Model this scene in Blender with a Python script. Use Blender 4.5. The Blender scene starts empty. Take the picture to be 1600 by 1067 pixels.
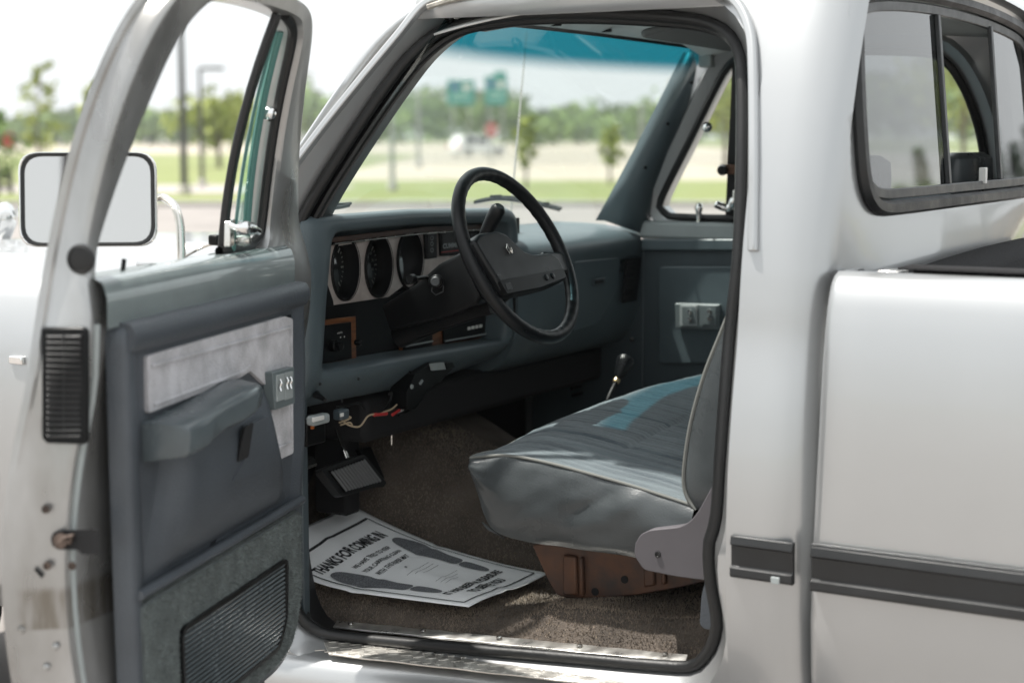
import bpy, bmesh, math, random
from mathutils import Vector, Matrix, noise
random.seed(7)
R = math.radians
SC = bpy.context.scene
COL = SC.collection

# ------------------------------------------------------------------ camera
CAM = Vector((-2.79, -1.17, 1.553)); FPX = 2600.0
YAW, PIT = R(60), R(7)
FW = Vector((math.cos(PIT)*math.sin(YAW), math.cos(PIT)*math.cos(YAW), -math.sin(PIT)))
RT = Vector((math.cos(YAW), -math.sin(YAW), 0)); UP = RT.cross(FW)
cd = bpy.data.cameras.new('camera'); co = bpy.data.objects.new('camera', cd); COL.objects.link(co)
cd.sensor_width = 36; cd.lens = 36*FPX/1600; cd.clip_start = .05; cd.clip_end = 5000
co.matrix_world = Matrix(((RT.x, UP.x, -FW.x, CAM.x), (RT.y, UP.y, -FW.y, CAM.y), (RT.z, UP.z, -FW.z, CAM.z), (0, 0, 0, 1)))
cd.dof.use_dof = True; cd.dof.focus_distance = 3.6; cd.dof.aperture_fstop = 2.6
SC.camera = co

# ------------------------------------------------------------------ light
SUN = Vector((-.135, .36, .92)).normalized()          # towards the sun
w = bpy.data.worlds.new('World'); SC.world = w; w.use_nodes = True
nt = w.node_tree; bg = nt.nodes['Background']
sky = nt.nodes.new('ShaderNodeTexSky'); sky.sky_type = 'NISHITA'; sky.sun_disc = False
sky.sun_elevation = math.asin(SUN.z); sky.sun_rotation = math.atan2(SUN.x, SUN.y)
sky.dust_density = 6; sky.air_density = 1.0; sky.ozone_density = 1.0; sky.altitude = 100
hs = nt.nodes.new('ShaderNodeHueSaturation'); hs.inputs['Saturation'].default_value = .25; hs.inputs['Value'].default_value = 1.0
hz = nt.nodes.new('ShaderNodeMix'); hz.data_type = 'RGBA'; hz.inputs['Factor'].default_value = .8; hz.inputs['B'].default_value = (4.2, 4.38, 4.46, 1)   # bright even summer haze
nt.links.new(sky.outputs[0], hs.inputs['Color']); nt.links.new(hs.outputs[0], hz.inputs['A']); nt.links.new(hz.outputs['Result'], bg.inputs['Color'])
bg.inputs['Strength'].default_value = .15
sl = bpy.data.lights.new('sun', 'SUN'); so = bpy.data.objects.new('sun', sl); COL.objects.link(so)
sl.energy = 4.4; sl.angle = R(.8); sl.color = (1, .96, .90)
so.rotation_euler = SUN.to_track_quat('Z', 'Y').to_euler()
SC.view_settings.view_transform = 'Standard'; SC.view_settings.look = 'None'; SC.view_settings.gamma = 1
SC.view_settings.exposure = 0.93

# ------------------------------------------------------------------ pixel helpers (photograph 1600x1067 -> a point on a plane of the place)
def ray(u, v): return FW + RT*((u-800)/FPX) + UP*((533.5-v)/FPX)
def onax(u, v, ax, val):
    r = ray(u, v); t = (val-CAM[ax])/r[ax]; return CAM + r*t
def X(u, v, x): return onax(u, v, 0, x)
def Yp(u, v, y): return onax(u, v, 1, y)
def Zp(u, v, z): return onax(u, v, 2, z)
def onpl(u, v, p, n):
    r = ray(u, v); t = (p-CAM).dot(n)/r.dot(n); return CAM + r*t
def lerp(a, b, t): return a+(b-a)*t
def sstep(a, b, x):
    t = min(1, max(0, (x-a)/(b-a))); return t*t*(3-2*t)
def table(tb, z):                                    # smooth (Hermite) interpolation
    if z <= tb[0][0]: return tb[0][1]
    if z >= tb[-1][0]: return tb[-1][1]
    n = len(tb)
    for i in range(n-1):
        a, p = tb[i]; b, q = tb[i+1]
        if z <= b:
            h = b-a; t = (z-a)/h
            m0 = (q-tb[i-1][1])/(b-tb[i-1][0]) if i else (q-p)/h
            m1 = (tb[i+2][1]-p)/(tb[i+2][0]-a) if i < n-2 else (q-p)/h
            return (2*t**3-3*t*t+1)*p+(t**3-2*t*t+t)*h*m0+(-2*t**3+3*t*t)*q+(t**3-t*t)*h*m1
BXT = [(.34, .06), (.42, .02), (.55, -.020), (.70, -.042), (.90, -.048), (1.05, -.034), (1.20, -.008), (1.30, .0012)]
def bx(z): return -.008+.06*(z-1.2)+.32*(z-1.2)**2 if z > 1.2 else table(BXT, z)
WID = 1.74
def SX(u, v, off=0.0):
    x = 0
    for i in range(12):
        p = X(u, v, x); x = .5*x+.5*(bx(p.z)+off)
    return X(u, v, x)
def PX(u, v, off=0.0):                               # inner face of the far side of the cab
    x = WID
    for i in range(12):
        p = X(u, v, x); x = .5*x+.5*(WID-bx(p.z)-off)
    return X(u, v, x)
# the opened door has its own frame: s from hinge to latch, n inwards, z up
ANG = R(73.5); HNG = Vector((0, 1.0, 0)); DD = Vector((-math.sin(ANG), -math.cos(ANG), 0)); DN = Vector((math.cos(ANG), -math.sin(ANG), 0))
def DW(s, n, z): return HNG + DD*s + DN*n + Vector((0, 0, z))
def DP(u, v, n):                                     # pixel -> (s, z) on the door plane at depth n
    r = ray(u, v); t = (n-(CAM-HNG).dot(DN))/r.dot(DN); p = CAM+r*t
    return (p-HNG).dot(DD), p.z
def DPX(u, v, off):
    n = .1
    for i in range(12):
        s, z = DP(u, v, n); n = .5*n+.5*(bx(z)+off)
    return s, z
def DS(u, v, s):                                     # pixel -> (n, z) on the shut face
    r = ray(u, v); t = (s-(CAM-HNG).dot(DD))/r.dot(DD); p = CAM+r*t
    return (p-HNG).dot(DN), p.z

# ------------------------------------------------------------------ materials
def mat(name, col, rough=.5, metal=0, var=0, vscale=6, col2=None, bump=0, bscale=80, coat=0, stretch=(1, 1, 1), spec=.5, detail=4, sheen=0, rvar=0):
    m = bpy.data.materials.new(name); m.use_nodes = True
    N = m.node_tree.nodes; L = m.node_tree.links; b = N['Principled BSDF']
    b.inputs['Base Color'].default_value = (*col, 1); b.inputs['Roughness'].default_value = rough; b.inputs['Metallic'].default_value = metal
    b.inputs['Coat Weight'].default_value = coat; b.inputs['Coat Roughness'].default_value = .06
    b.inputs['Specular IOR Level'].default_value = spec
    if sheen: b.inputs['Sheen Weight'].default_value = sheen
    if var or bump or rvar:
        tc = N.new('ShaderNodeTexCoord'); mp = N.new('ShaderNodeMapping'); mp.inputs['Scale'].default_value = stretch
        L.new(tc.outputs['Object'], mp.inputs['Vector'])
    if var or rvar:
        nz = N.new('ShaderNodeTexNoise'); nz.inputs['Scale'].default_value = vscale; nz.inputs['Detail'].default_value = detail; nz.inputs['Roughness'].default_value = .6
        L.new(mp.outputs[0], nz.inputs['Vector'])
    if var:
        c2 = col2 or tuple(c*(1-var) for c in col); c1 = col if col2 else tuple(min(1, c*(1+var)) for c in col)
        rp = N.new('ShaderNodeValToRGB'); rp.color_ramp.elements[0].position = .32; rp.color_ramp.elements[1].position = .68
        rp.color_ramp.elements[0].color = (*c2, 1); rp.color_ramp.elements[1].color = (*c1, 1)
        L.new(nz.outputs['Fac'], rp.inputs[0]); L.new(rp.outputs[0], b.inputs['Base Color'])
    if rvar:
        mr = N.new('ShaderNodeMapRange'); mr.inputs[1].default_value = .3; mr.inputs[2].default_value = .7
        mr.inputs[3].default_value = max(.02, rough-rvar); mr.inputs[4].default_value = rough+rvar
        L.new(nz.outputs['Fac'], mr.inputs[0]); L.new(mr.outputs[0], b.inputs['Roughness'])
    if bump:
        nb = N.new('ShaderNodeTexNoise'); nb.inputs['Scale'].default_value = bscale; nb.inputs['Detail'].default_value = 3
        L.new(mp.outputs[0], nb.inputs['Vector'])
        bn = N.new('ShaderNodeBump'); bn.inputs['Strength'].default_value = bump; bn.inputs['Distance'].default_value = .004
        L.new(nb.outputs['Fac'], bn.inputs['Height']); L.new(bn.outputs[0], b.inputs['Normal'])
    return m
def glass(name, tint, refl=1.0, rough=0.0, band=None, dust=0.0):
    m = bpy.data.materials.new(name); m.use_nodes = True
    N = m.node_tree.nodes; L = m.node_tree.links
    for n in list(N):
        if n.type != 'OUTPUT_MATERIAL': N.remove(n)
    out = [n for n in N if n.type == 'OUTPUT_MATERIAL'][0]
    tr = N.new('ShaderNodeBsdfTransparent'); tr.inputs[0].default_value = (*tint, 1)
    gl = N.new('ShaderNodeBsdfGlossy'); gl.inputs['Roughness'].default_value = rough
    fr = N.new('ShaderNodeFresnel'); fr.inputs[0].default_value = 1.5
    mu = N.new('ShaderNodeMath'); mu.operation = 'MULTIPLY'; mu.use_clamp = True; mu.inputs[1].default_value = refl
    mx = N.new('ShaderNodeMixShader')
    L.new(fr.outputs[0], mu.inputs[0]); L.new(mu.outputs[0], mx.inputs[0]); L.new(tr.outputs[0], mx.inputs[1]); L.new(gl.outputs[0], mx.inputs[2])
    if band:
        z0, z1, c = band
        tc = N.new('ShaderNodeTexCoord'); sp = N.new('ShaderNodeSeparateXYZ'); L.new(tc.outputs['Object'], sp.inputs[0])
        mr = N.new('ShaderNodeMapRange'); mr.interpolation_type = 'SMOOTHSTEP'; mr.inputs[1].default_value = z0; mr.inputs[2].default_value = z1
        L.new(sp.outputs['Z'], mr.inputs[0])
        mc = N.new('ShaderNodeMix'); mc.data_type = 'RGBA'; mc.inputs['A'].default_value = (*tint, 1); mc.inputs['B'].default_value = (*c, 1)
        L.new(mr.outputs[0], mc.inputs['Factor']); L.new(mc.outputs['Result'], tr.inputs[0])
    last = mx
    if dust:
        df = N.new('ShaderNodeBsdfDiffuse'); df.inputs[0].default_value = (.75, .78, .74, 1)
        tc2 = N.new('ShaderNodeTexCoord'); nz = N.new('ShaderNodeTexNoise'); nz.inputs['Scale'].default_value = 5; nz.inputs['Detail'].default_value = 6
        L.new(tc2.outputs['Object'], nz.inputs['Vector'])
        m2 = N.new('ShaderNodeMath'); m2.operation = 'MULTIPLY'; m2.inputs[1].default_value = dust*2; L.new(nz.outputs['Fac'], m2.inputs[0])
        mx2 = N.new('ShaderNodeMixShader'); L.new(m2.outputs[0], mx2.inputs[0]); L.new(mx.outputs[0], mx2.inputs[1]); L.new(df.outputs[0], mx2.inputs[2]); last = mx2
    L.new(last.outputs[0], out.inputs[0]); return m
M = {}
M['paint'] = mat('silver_paint', (.44, .45, .455), .31, .68, coat=.7, bump=.015, bscale=300, var=.03, vscale=2)
M['inner_paint'] = mat('door_shut_paint', (.52, .53, .535), .31, .74, var=.10, vscale=6, col2=(.31, .306, .295), coat=.3, stretch=(1, 1, .45), rvar=.08)
M['chrome'] = mat('chrome', (.85, .85, .84), .09, 1)
M['nickel'] = mat('dull_chrome', (.72, .70, .66), .24, 1, rvar=.08, vscale=30)
M['rubber'] = mat('black_rubber', (.008, .0085, .009), .45, bump=.15, bscale=150, rvar=.1, vscale=12)
M['trimblack'] = mat('black_moulding', (.014, .015, .016), .42, var=.25, vscale=10, bump=.05, bscale=250, rvar=.08)
M['dplast'] = mat('door_slate_plastic', (.064, .074, .086), .38, var=.14, vscale=7, bump=.35, bscale=260, rvar=.06)
M['armpad'] = mat('worn_armrest_vinyl', (.085, .102, .110), .24, var=.12, vscale=14, bump=.08, bscale=500, rvar=.08)
M['dash'] = mat('dash_bluegrey_plastic', (.076, .101, .112), .38, var=.10, vscale=6, bump=.14, bscale=320, rvar=.06)
M['dashlow'] = mat('dash_lower_plastic', (.055, .073, .083), .45, var=.10, vscale=6, bump=.14, bscale=600)
M['black'] = mat('black_plastic', (.005, .0055, .006), .34, bump=.06, bscale=500, rvar=.06, vscale=9, spec=.18)
M['wheel'] = mat('wheel_black_leather', (.006, .007, .008), .33, bump=.25, bscale=420, rvar=.07, vscale=20, spec=.3)
M['bezel'] = mat('brushed_bezel', (.62, .56, .52), .45, .5, var=.22, vscale=14, col2=(.40, .34, .31))
M['wood'] = mat('walnut_trim', (.21, .080, .028), .36, var=.4, vscale=9, col2=(.07, .027, .011), stretch=(2, 2, 16), coat=.2)
M['darkwood'] = mat('dark_walnut_trim', (.045, .020, .011), .35, var=.4, vscale=9, stretch=(2, 2, 16), coat=.2)
M['vinyl'] = mat('seat_grey_vinyl', (.048, .055, .058), .30, var=.16, vscale=8, bump=.12, bscale=260, rvar=.07)
M['fabric'] = mat('seat_blue_fabric', (.115, .148, .160), .82, var=.35, vscale=5, col2=(.045, .064, .076), stretch=(14, 1.1, 1), bump=.8, bscale=60, sheen=.3)
M['piping'] = mat('seat_piping', (.14, .145, .135), .5)
M['insert'] = mat('door_grey_velour', (.42, .415, .435), .9, var=.28, vscale=17, bump=.8, bscale=240, sheen=.4)
M['carpet'] = mat('brown_carpet', (.085, .069, .056), .95, var=.35, vscale=10, bump=.9, bscale=240)
M['pile'] = mat('brown_carpet_pile', (.185, .145, .108), .9, var=.5, vscale=6, sheen=.2)
M['dcarpet'] = mat('door_grey_carpet', (.105, .122, .122), .95, var=.2, vscale=20, bump=.9, bscale=260)
M['dpile'] = mat('door_grey_carpet_pile', (.16, .185, .18), .9, var=.3, vscale=30, sheen=.2)
M['alum'] = mat('scuffed_aluminium', (.66, .65, .62), .36, .9, var=.18, vscale=25, rvar=.12)
M['tread'] = mat('tread_plate_aluminium', (.62, .60, .56), .42, .85, var=.22, vscale=22, bump=.6, bscale=130, rvar=.1)
M['claw'] = mat('greasy_latch_steel', (.16, .12, .10), .45, .6, var=.5, vscale=60, col2=(.05, .04, .035))
M['rust'] = mat('rusty_brown_steel', (.055, .042, .038), .55, .2, var=.4, vscale=12, col2=(.15, .068, .036), bump=.1, bscale=200)
M['mauve'] = mat('seat_hinge_plastic', (.092, .086, .094), .42, var=.06, vscale=8, bump=.08, bscale=600)
M['paper'] = mat('white_paper', (.88, .89, .89), .7, var=.04, vscale=7)
M['ink'] = mat('black_ink', (.02, .021, .024), .6)
M['footink'] = mat('footprint_ink', (.05, .052, .058), .7, var=.8, vscale=420, col2=(.24, .25, .265), detail=1)
M['head'] = mat('grey_headliner', (.60, .605, .59), .8, var=.10, vscale=8, bump=.2, bscale=300)
M['visor'] = mat('grey_visor_vinyl', (.115, .122, .122), .6, bump=.15, bscale=400)
M['lightplastic'] = mat('pale_grey_plastic', (.30, .33, .33), .5, var=.08, vscale=9)
M['switch'] = mat('switch_plate_plastic', (.12, .145, .15), .42, bump=.05, bscale=600)
M['red'] = mat('red_paint', (.45, .03, .03), .5)
M['white'] = mat('white_plastic', (.72, .71, .68), .5)
M['wire'] = mat('tan_wire', (.42, .33, .22), .5)
M['brass'] = mat('brass_striker', (.55, .42, .25), .32, 1)
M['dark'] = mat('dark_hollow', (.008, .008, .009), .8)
M['gface'] = mat('gauge_face', (.020, .023, .024), .5)
M['tick'] = mat('gauge_marks', (.8, .8, .76), .5)
M['lens'] = glass('gauge_lens', (.75, .78, .76), 3.2, .03)
M['glass'] = glass('clear_glass', (.93, .965, .95), 1.3)
M['greenglass'] = glass('green_vent_glass', (.62, .80, .76), .5)
M['edge'] = mat('green_glass_edge', (.10, .22, .20), .12, 0, coat=.4)
M['shield'] = glass('windshield_glass', (.93, .985, .965), .16, band=(1.712, 1.762, (.015, .22, .285)), dust=.03)
M['tinted'] = glass('tinted_rear_glass', (.17, .18, .185), 1.7)
M['ledge'] = mat('bluegrey_gloss_paint', (.20, .235, .235), .25, .1, var=.12, vscale=7, coat=.8)
M['mirror'] = mat('mirror_silver', (.60, .595, .58), .015, 1)
M['signgreen'] = mat('sign_green', (.0, .25, .20), .45)
M['liner'] = mat('bed_liner_black', (.012, .012, .013), .8, bump=.7, bscale=170, spec=.2)
M['seamer'] = mat('old_seam_sealer', (.36, .34, .30), .8, var=.4, vscale=40, bump=.4, bscale=150)

def stain_band(m):                                   # greasy smear across the door's shut face, below the latch
    N = m.node_tree.nodes; L = m.node_tree.links; b = N['Principled BSDF']; src = b.inputs['Base Color'].links[0].from_socket
    tc = N.new('ShaderNodeTexCoord'); sp = N.new('ShaderNodeSeparateXYZ'); L.new(tc.outputs['Object'], sp.inputs[0])
    def rng(sock, a, c):
        r = N.new('ShaderNodeMapRange'); r.interpolation_type = 'SMOOTHSTEP'; r.inputs[1].default_value = a; r.inputs[2].default_value = c; L.new(sock, r.inputs[0]); return r.outputs[0]
    def mul(p, q):
        k = N.new('ShaderNodeMath'); k.operation = 'MULTIPLY'; L.new(p, k.inputs[0]); L.new(q, k.inputs[1]); return k.outputs[0]
    dt = N.new('ShaderNodeVectorMath'); dt.operation = 'DOT_PRODUCT'; dt.inputs[1].default_value = DN; L.new(tc.outputs['Object'], dt.inputs[0])
    mp = N.new('ShaderNodeMapping'); mp.inputs['Scale'].default_value = (60, 60, 9); L.new(tc.outputs['Object'], mp.inputs['Vector'])
    nz = N.new('ShaderNodeTexNoise'); nz.inputs['Scale'].default_value = 1; nz.inputs['Detail'].default_value = 4; L.new(mp.outputs[0], nz.inputs['Vector'])
    n0 = HNG.dot(DN)
    f = mul(mul(rng(sp.outputs['Z'], .797, .803), rng(sp.outputs['Z'], .872, .856)), mul(rng(dt.outputs['Value'], n0-.034, n0-.020), rng(nz.outputs['Fac'], .15, .62)))
    mx = N.new('ShaderNodeMix'); mx.data_type = 'RGBA'; mx.inputs['B'].default_value = (.20, .185, .16, 1); L.new(f, mx.inputs['Factor']); L.new(src, mx.inputs['A']); L.new(mx.outputs['Result'], b.inputs['Base Color'])
stain_band(M['inner_paint'])

# ------------------------------------------------------------------ mesh helpers
def par(o, parent):
    if parent is not None:
        o.parent = parent
        o.matrix_parent_inverse = Matrix.Translation(parent.location).inverted() if parent.type == 'EMPTY' else Matrix.Identity(4)
def mk(name, V, Fc, m, parent=None, smooth=40, bevel=0, bseg=2, solid=0, subsurf=0, kind=None, label=None):
    me = bpy.data.meshes.new(name); me.from_pydata([tuple(v) for v in V], [], Fc)
    bm = bmesh.new(); bm.from_mesh(me); bmesh.ops.recalc_face_normals(bm, faces=bm.faces); bm.to_mesh(me); bm.free()
    me.materials.append(M[m] if isinstance(m, str) else m)
    if smooth:
        for p in me.polygons: p.use_smooth = True
        me.set_sharp_from_angle(angle=R(smooth))
    o = bpy.data.objects.new(name, me); COL.objects.link(o); par(o, parent)
    if solid:
        md = o.modifiers.new('solid', 'SOLIDIFY'); md.thickness = solid; md.offset = 0
    if bevel:
        md = o.modifiers.new('bevel', 'BEVEL'); md.width = bevel; md.segments = bseg; md.limit_method = 'ANGLE'; md.angle_limit = R(35)
        md.harden_normals = False
    if subsurf:
        md = o.modifiers.new('sub', 'SUBSURF'); md.levels = subsurf; md.render_levels = subsurf
    if kind: o['kind'] = kind
    if label: o['label'] = label
    return o
class G:                                             # collects geometry for one mesh
    def __init__(s): s.V = []; s.F = []
    def add(s, V, Fc):
        k = len(s.V); s.V += [Vector(v) for v in V]; s.F += [tuple(i+k for i in f) for f in Fc]; return s
    def build(s, name, m, parent=None, **k): return mk(name, s.V, s.F, m, parent, **k)
def loft(loops, closed=True, wrap=False, cap0=False, cap1=False):
    n = len(loops[0]); V = [p for l in loops for p in l]; Fc = []
    K = len(loops)
    for i in range(K if wrap else K-1):
        a, b = i*n, ((i+1) % K)*n
        for j in range(n if closed else n-1):
            k = (j+1) % n; Fc.append((a+j, a+k, b+k, b+j))
    if cap0: Fc.append(tuple(range(n)))
    if cap1: Fc.append(tuple(range((K-1)*n, K*n)))
    return V, Fc
def rnd(P, r, seg=5, closed=True):                   # round the corners of an outline
    out = []; n = len(P)
    for i in range(n):
        p = Vector(P[i]); rr = r[i] if isinstance(r, (list, tuple)) else r
        if (not closed and i in (0, n-1)) or rr <= 0: out.append(p); continue
        a = Vector(P[i-1])-p; b = Vector(P[(i+1) % n])-p
        ra = min(rr, a.length*.49); rb = min(rr, b.length*.49)
        A = p+a.normalized()*ra; B = p+b.normalized()*rb
        for k in range(seg+1):
            t = k/seg; out.append((1-t)**2*A+2*t*(1-t)*p+t*t*B)
    return out
def resample(P, n, closed=True):
    P = [Vector(p) for p in P]; Q = P+[P[0]] if closed else P
    d = [0]
    for a, b in zip(Q, Q[1:]): d.append(d[-1]+(b-a).length)
    out = []; m = n if closed else n-1; j = 0
    for i in range(n):
        t = d[-1]*i/m
        while j < len(d)-2 and d[j+1] < t: j += 1
        L_ = d[j+1]-d[j]; out.append(Q[j].lerp(Q[j+1], (t-d[j])/L_ if L_ > 1e-9 else 0))
    return out
def smoothc(P, it=2, closed=False):                  # Chaikin-free smoothing through catmull-rom
    P = [Vector(p) for p in P]; out = []; n = len(P); S = 6
    for i in range(n if closed else n-1):
        p0 = P[i-1] if (closed or i > 0) else P[i]; p1 = P[i]; p2 = P[(i+1) % n]; p3 = P[(i+2) % n] if (closed or i < n-2) else p2
        for k in range(S):
            t = k/S; out.append(.5*((2*p1)+(p2-p0)*t+(2*p0-5*p1+4*p2-p3)*t*t+(3*p1-p0-3*p2+p3)*t**3))
    if not closed: out.append(P[-1])
    return out
def frames(P, closed=False, up=Vector((0, 0, 1))):
    n = len(P); T = []
    for i in range(n):
        a = P[i-1] if (closed or i > 0) else P[i]; b = P[(i+1) % n] if (closed or i < n-1) else P[i]
        T.append((b-a).normalized())
    u = up - T[0]*up.dot(T[0])
    if u.length < 1e-3: u = Vector((1, 0, 0)) - T[0]*T[0].x
    u.normalize(); out = []
    for t in T:
        u = (u-t*u.dot(t)).normalized(); out.append((t, u, t.cross(u)))
    return out
def tubeg(P, r, seg=10, closed=False, flat=1.0):
    P = [Vector(p) for p in P]; fr = frames(P, closed); loops = []
    for i, (p, (t, u, v)) in enumerate(zip(P, fr)):
        rr = r[i] if isinstance(r, (list, tuple)) else r
        loops.append([p+(u*math.cos(2*math.pi*k/seg)*flat+v*math.sin(2*math.pi*k/seg))*rr for k in range(seg)])
    return loft(loops, True, closed, not closed, not closed)
def tube(name, P, r, m, parent, seg=10, closed=False, flat=1.0, **k):
    V, Fc = tubeg(P, r, seg, closed, flat); return mk(name, V, Fc, m, parent, **k)
def sweep(P, prof, closed=False, up=Vector((0, 0, 1))):   # prof: (a along binormal, b along up)
    fr = frames([Vector(p) for p in P], closed, up)
    return loft([[Vector(p)+v*a+u*b for a, b in prof] for p, (t, u, v) in zip(P, fr)], True, closed, not closed, not closed)
def latheg(prof, o, ax, seg=24, cap=True):
    ax = Vector(ax).normalized(); u = ax.orthogonal().normalized(); v = ax.cross(u); o = Vector(o)
    loops = [[o+ax*h+(u*math.cos(2*math.pi*k/seg)+v*math.sin(2*math.pi*k/seg))*r for k in range(seg)] for r, h in prof]
    return loft(loops, True, False, cap, cap)
def lathe(name, prof, o, ax, m, parent, seg=24, **k):
    V, Fc = latheg(prof, o, ax, seg); return mk(name, V, Fc, m, parent, **k)
def boxg(c, a, b, d):
    c, a, b, d = map(Vector, (c, a, b, d))
    V = [c+a*i+b*j+d*k for i in (-1, 1) for j in (-1, 1) for k in (-1, 1)]
    return V, [(0, 1, 3, 2), (4, 6, 7, 5), (0, 4, 5, 1), (2, 3, 7, 6), (0, 2, 6, 4), (1, 5, 7, 3)]
def box(name, c, h, m, parent=None, axes=None, bevel=.003, **k):
    ax = axes or (Vector((1, 0, 0)), Vector((0, 1, 0)), Vector((0, 0, 1)))
    V, Fc = boxg(c, ax[0]*h[0], ax[1]*h[1], ax[2]*h[2]); return mk(name, V, Fc, m, parent, bevel=bevel, **k)
def prismg(P, off):
    P = [Vector(p) for p in P]; off = Vector(off); n = len(P)
    return P+[p+off for p in P], [tuple(range(n)), tuple(range(2*n-1, n-1, -1))]+[(i, n+i, n+(i+1) % n, (i+1) % n) for i in range(n)]
def prism(name, P, off, m, parent=None, bevel=.003, **k):
    V, Fc = prismg(P, off); return mk(name, V, Fc, m, parent, bevel=bevel, **k)
def empty(name, loc, label, cat, group=None):
    o = bpy.data.objects.new(name, None); COL.objects.link(o); o.location = loc; o.empty_display_size = .1
    o['label'] = label; o['category'] = cat
    if group: o['group'] = group
    return o
def tag(o, label, cat, group=None):
    o['label'] = label; o['category'] = cat
    if group: o['group'] = group
    return o
def text(name, body, fn, size, m, parent, bold=0.0, sx=1.0, align='LEFT', extr=0, sub=0):
    cu = bpy.data.curves.new(name, 'FONT'); cu.body = body; cu.size = size; cu.align_x = align; cu.offset = bold; cu.extrude = extr; cu.resolution_u = 3
    ob = bpy.data.objects.new(name, cu); COL.objects.link(ob)
    bpy.context.view_layer.update()
    me = bpy.data.meshes.new_from_object(ob.evaluated_get(bpy.context.evaluated_depsgraph_get()))
    bpy.data.objects.remove(ob); bpy.data.curves.remove(cu)
    if sub:
        bm = bmesh.new(); bm.from_mesh(me); bmesh.ops.triangulate(bm, faces=bm.faces)
        bmesh.ops.subdivide_edges(bm, edges=[e for e in bm.edges if e.calc_length() > size*.4], cuts=sub); bm.to_mesh(me); bm.free()
    for v in me.vertices: v.co = fn(v.co.x*sx, v.co.y, v.co.z)
    me.name = name; me.materials.clear(); me.materials.append(M[m])
    o = bpy.data.objects.new(name, me); COL.objects.link(o); par(o, parent); return o
def V3(*a): return Vector(a)

# ================================================================== SETTING
HF = Vector((math.sin(YAW), math.cos(YAW), 0)); CG = Vector((CAM.x, CAM.y, 0))
def gp(lat, dep, z=0.0): return CG + HF*dep + RT*lat + Vector((0, 0, z))
def gu(u, dep, z=0.0): return gp((u-800)/FPX*dep*1.0, dep, z)      # by compass bearing of the photograph
def gd(v): return FPX*CAM.z/(v-214.3)
M['grassf'] = mat('far_grass', (.11, .16, .045), .9, var=.3, vscale=.15, col2=(.17, .17, .075))
M['lawn'] = mat('mown_lawn', (.13, .17, .045), .9, var=.25, vscale=.5, col2=(.19, .20, .075), bump=.5, bscale=20)
M['lot'] = mat('parking_lot_asphalt', (.215, .198, .186), .85, var=.15, vscale=.8, bump=.5, bscale=60)
M['pale'] = mat('pale_gravel_field', (.34, .305, .245), .9, var=.12, vscale=.25)
M['path'] = mat('grey_path_concrete', (.30, .275, .26), .9, var=.08, vscale=.6)
M['kerb'] = mat('kerb_concrete', (.42, .40, .37), .9, var=.1, vscale=3)
def sheet(name, P, z, m):
    o = mk(name, [Vector((p.x, p.y, z)) for p in P], [tuple(range(len(P)))], m, smooth=0); o['kind'] = 'structure'; return o
sheet('ground', [V3(-2500, -2500, 0), V3(2500, -2500, 0), V3(2500, 2500, 0), V3(-2500, 2500, 0)], 0, 'grassf')
def band(name, d0, d1, l0, l1, z, m): return sheet(name, [gp(l0, d0), gp(l1, d0), gp(l1, d1), gp(l0, d1)], z, m)
band('parking_lot', -45, 37.5, -120, 120, .004, 'lot')
band('lawn', 37.7, 60, -200, 200, .012, 'lawn')
band('path', 46, 54, -60, -5.0, .016, 'path')
band('lawn', 60, 150, -200, -7.5, .008, 'lawn')
band('gravel_field', 60, 150, -7.5, 260, .010, 'pale')
band('gravel_field', 152, 420, -260, 30, .010, 'pale')
kp = [gp(-90, 37.6, 0), gp(90, 37.6, 0)]
V_, F_ = boxg(gp(0, 37.6, .06), RT*90, HF*.09, V3(0, 0, .06)); o = mk('kerb', V_, F_, 'kerb', bevel=.02); o['kind'] = 'structure'

M['leafa'] = mat('woods_leaves', (.20, .29, .065), .8, var=.5, vscale=.10, col2=(.09, .155, .05))
M['leafb'] = mat('young_leaves', (.33, .36, .08), .8, var=.35, vscale=2.2, col2=(.20, .25, .06))
M['leafc'] = mat('conifer_needles', (.022, .045, .022), .8, var=.4, vscale=1.5)
M['bark'] = mat('bark', (.10, .075, .055), .9, var=.3, vscale=6)
def leaf_quads(g, c, rad, n, size, rng):
    for i in range(n):
        d = Vector((rng.gauss(0, 1), rng.gauss(0, 1), rng.gauss(0, 1))).normalized()
        p = c+Vector((d.x*rad[0], d.y*rad[1], d.z*rad[2]))*(rng.random()**.45)
        a = Vector((rng.gauss(0, 1), rng.gauss(0, 1), rng.gauss(0, 1))).normalized(); b = a.orthogonal().normalized(); c2 = a.cross(b)
        s = size*rng.uniform(.6, 1.4)
        g.add([p-b*s, p+c2*s*.6, p+b*s, p-c2*s*.6], [(0, 1, 2, 3)])
rng = random.Random(3)
g = G()
def woods_top(u):                                    # crown height in pixels above the horizon along the photograph
    tb = [(-300, 45), (0, 22), (60, 30), (200, 38), (330, 36), (440, 40), (470, 72), (500, 55), (560, 56), (640, 62), (740, 64), (800, 58), (850, 32), (880, 40), (920, 48), (960, 40), (1000, 52), (1060, 58), (1120, 90), (1180, 100), (1300, 80), (1500, 95), (1800, 90)]
    return table(tb, u)
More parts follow.
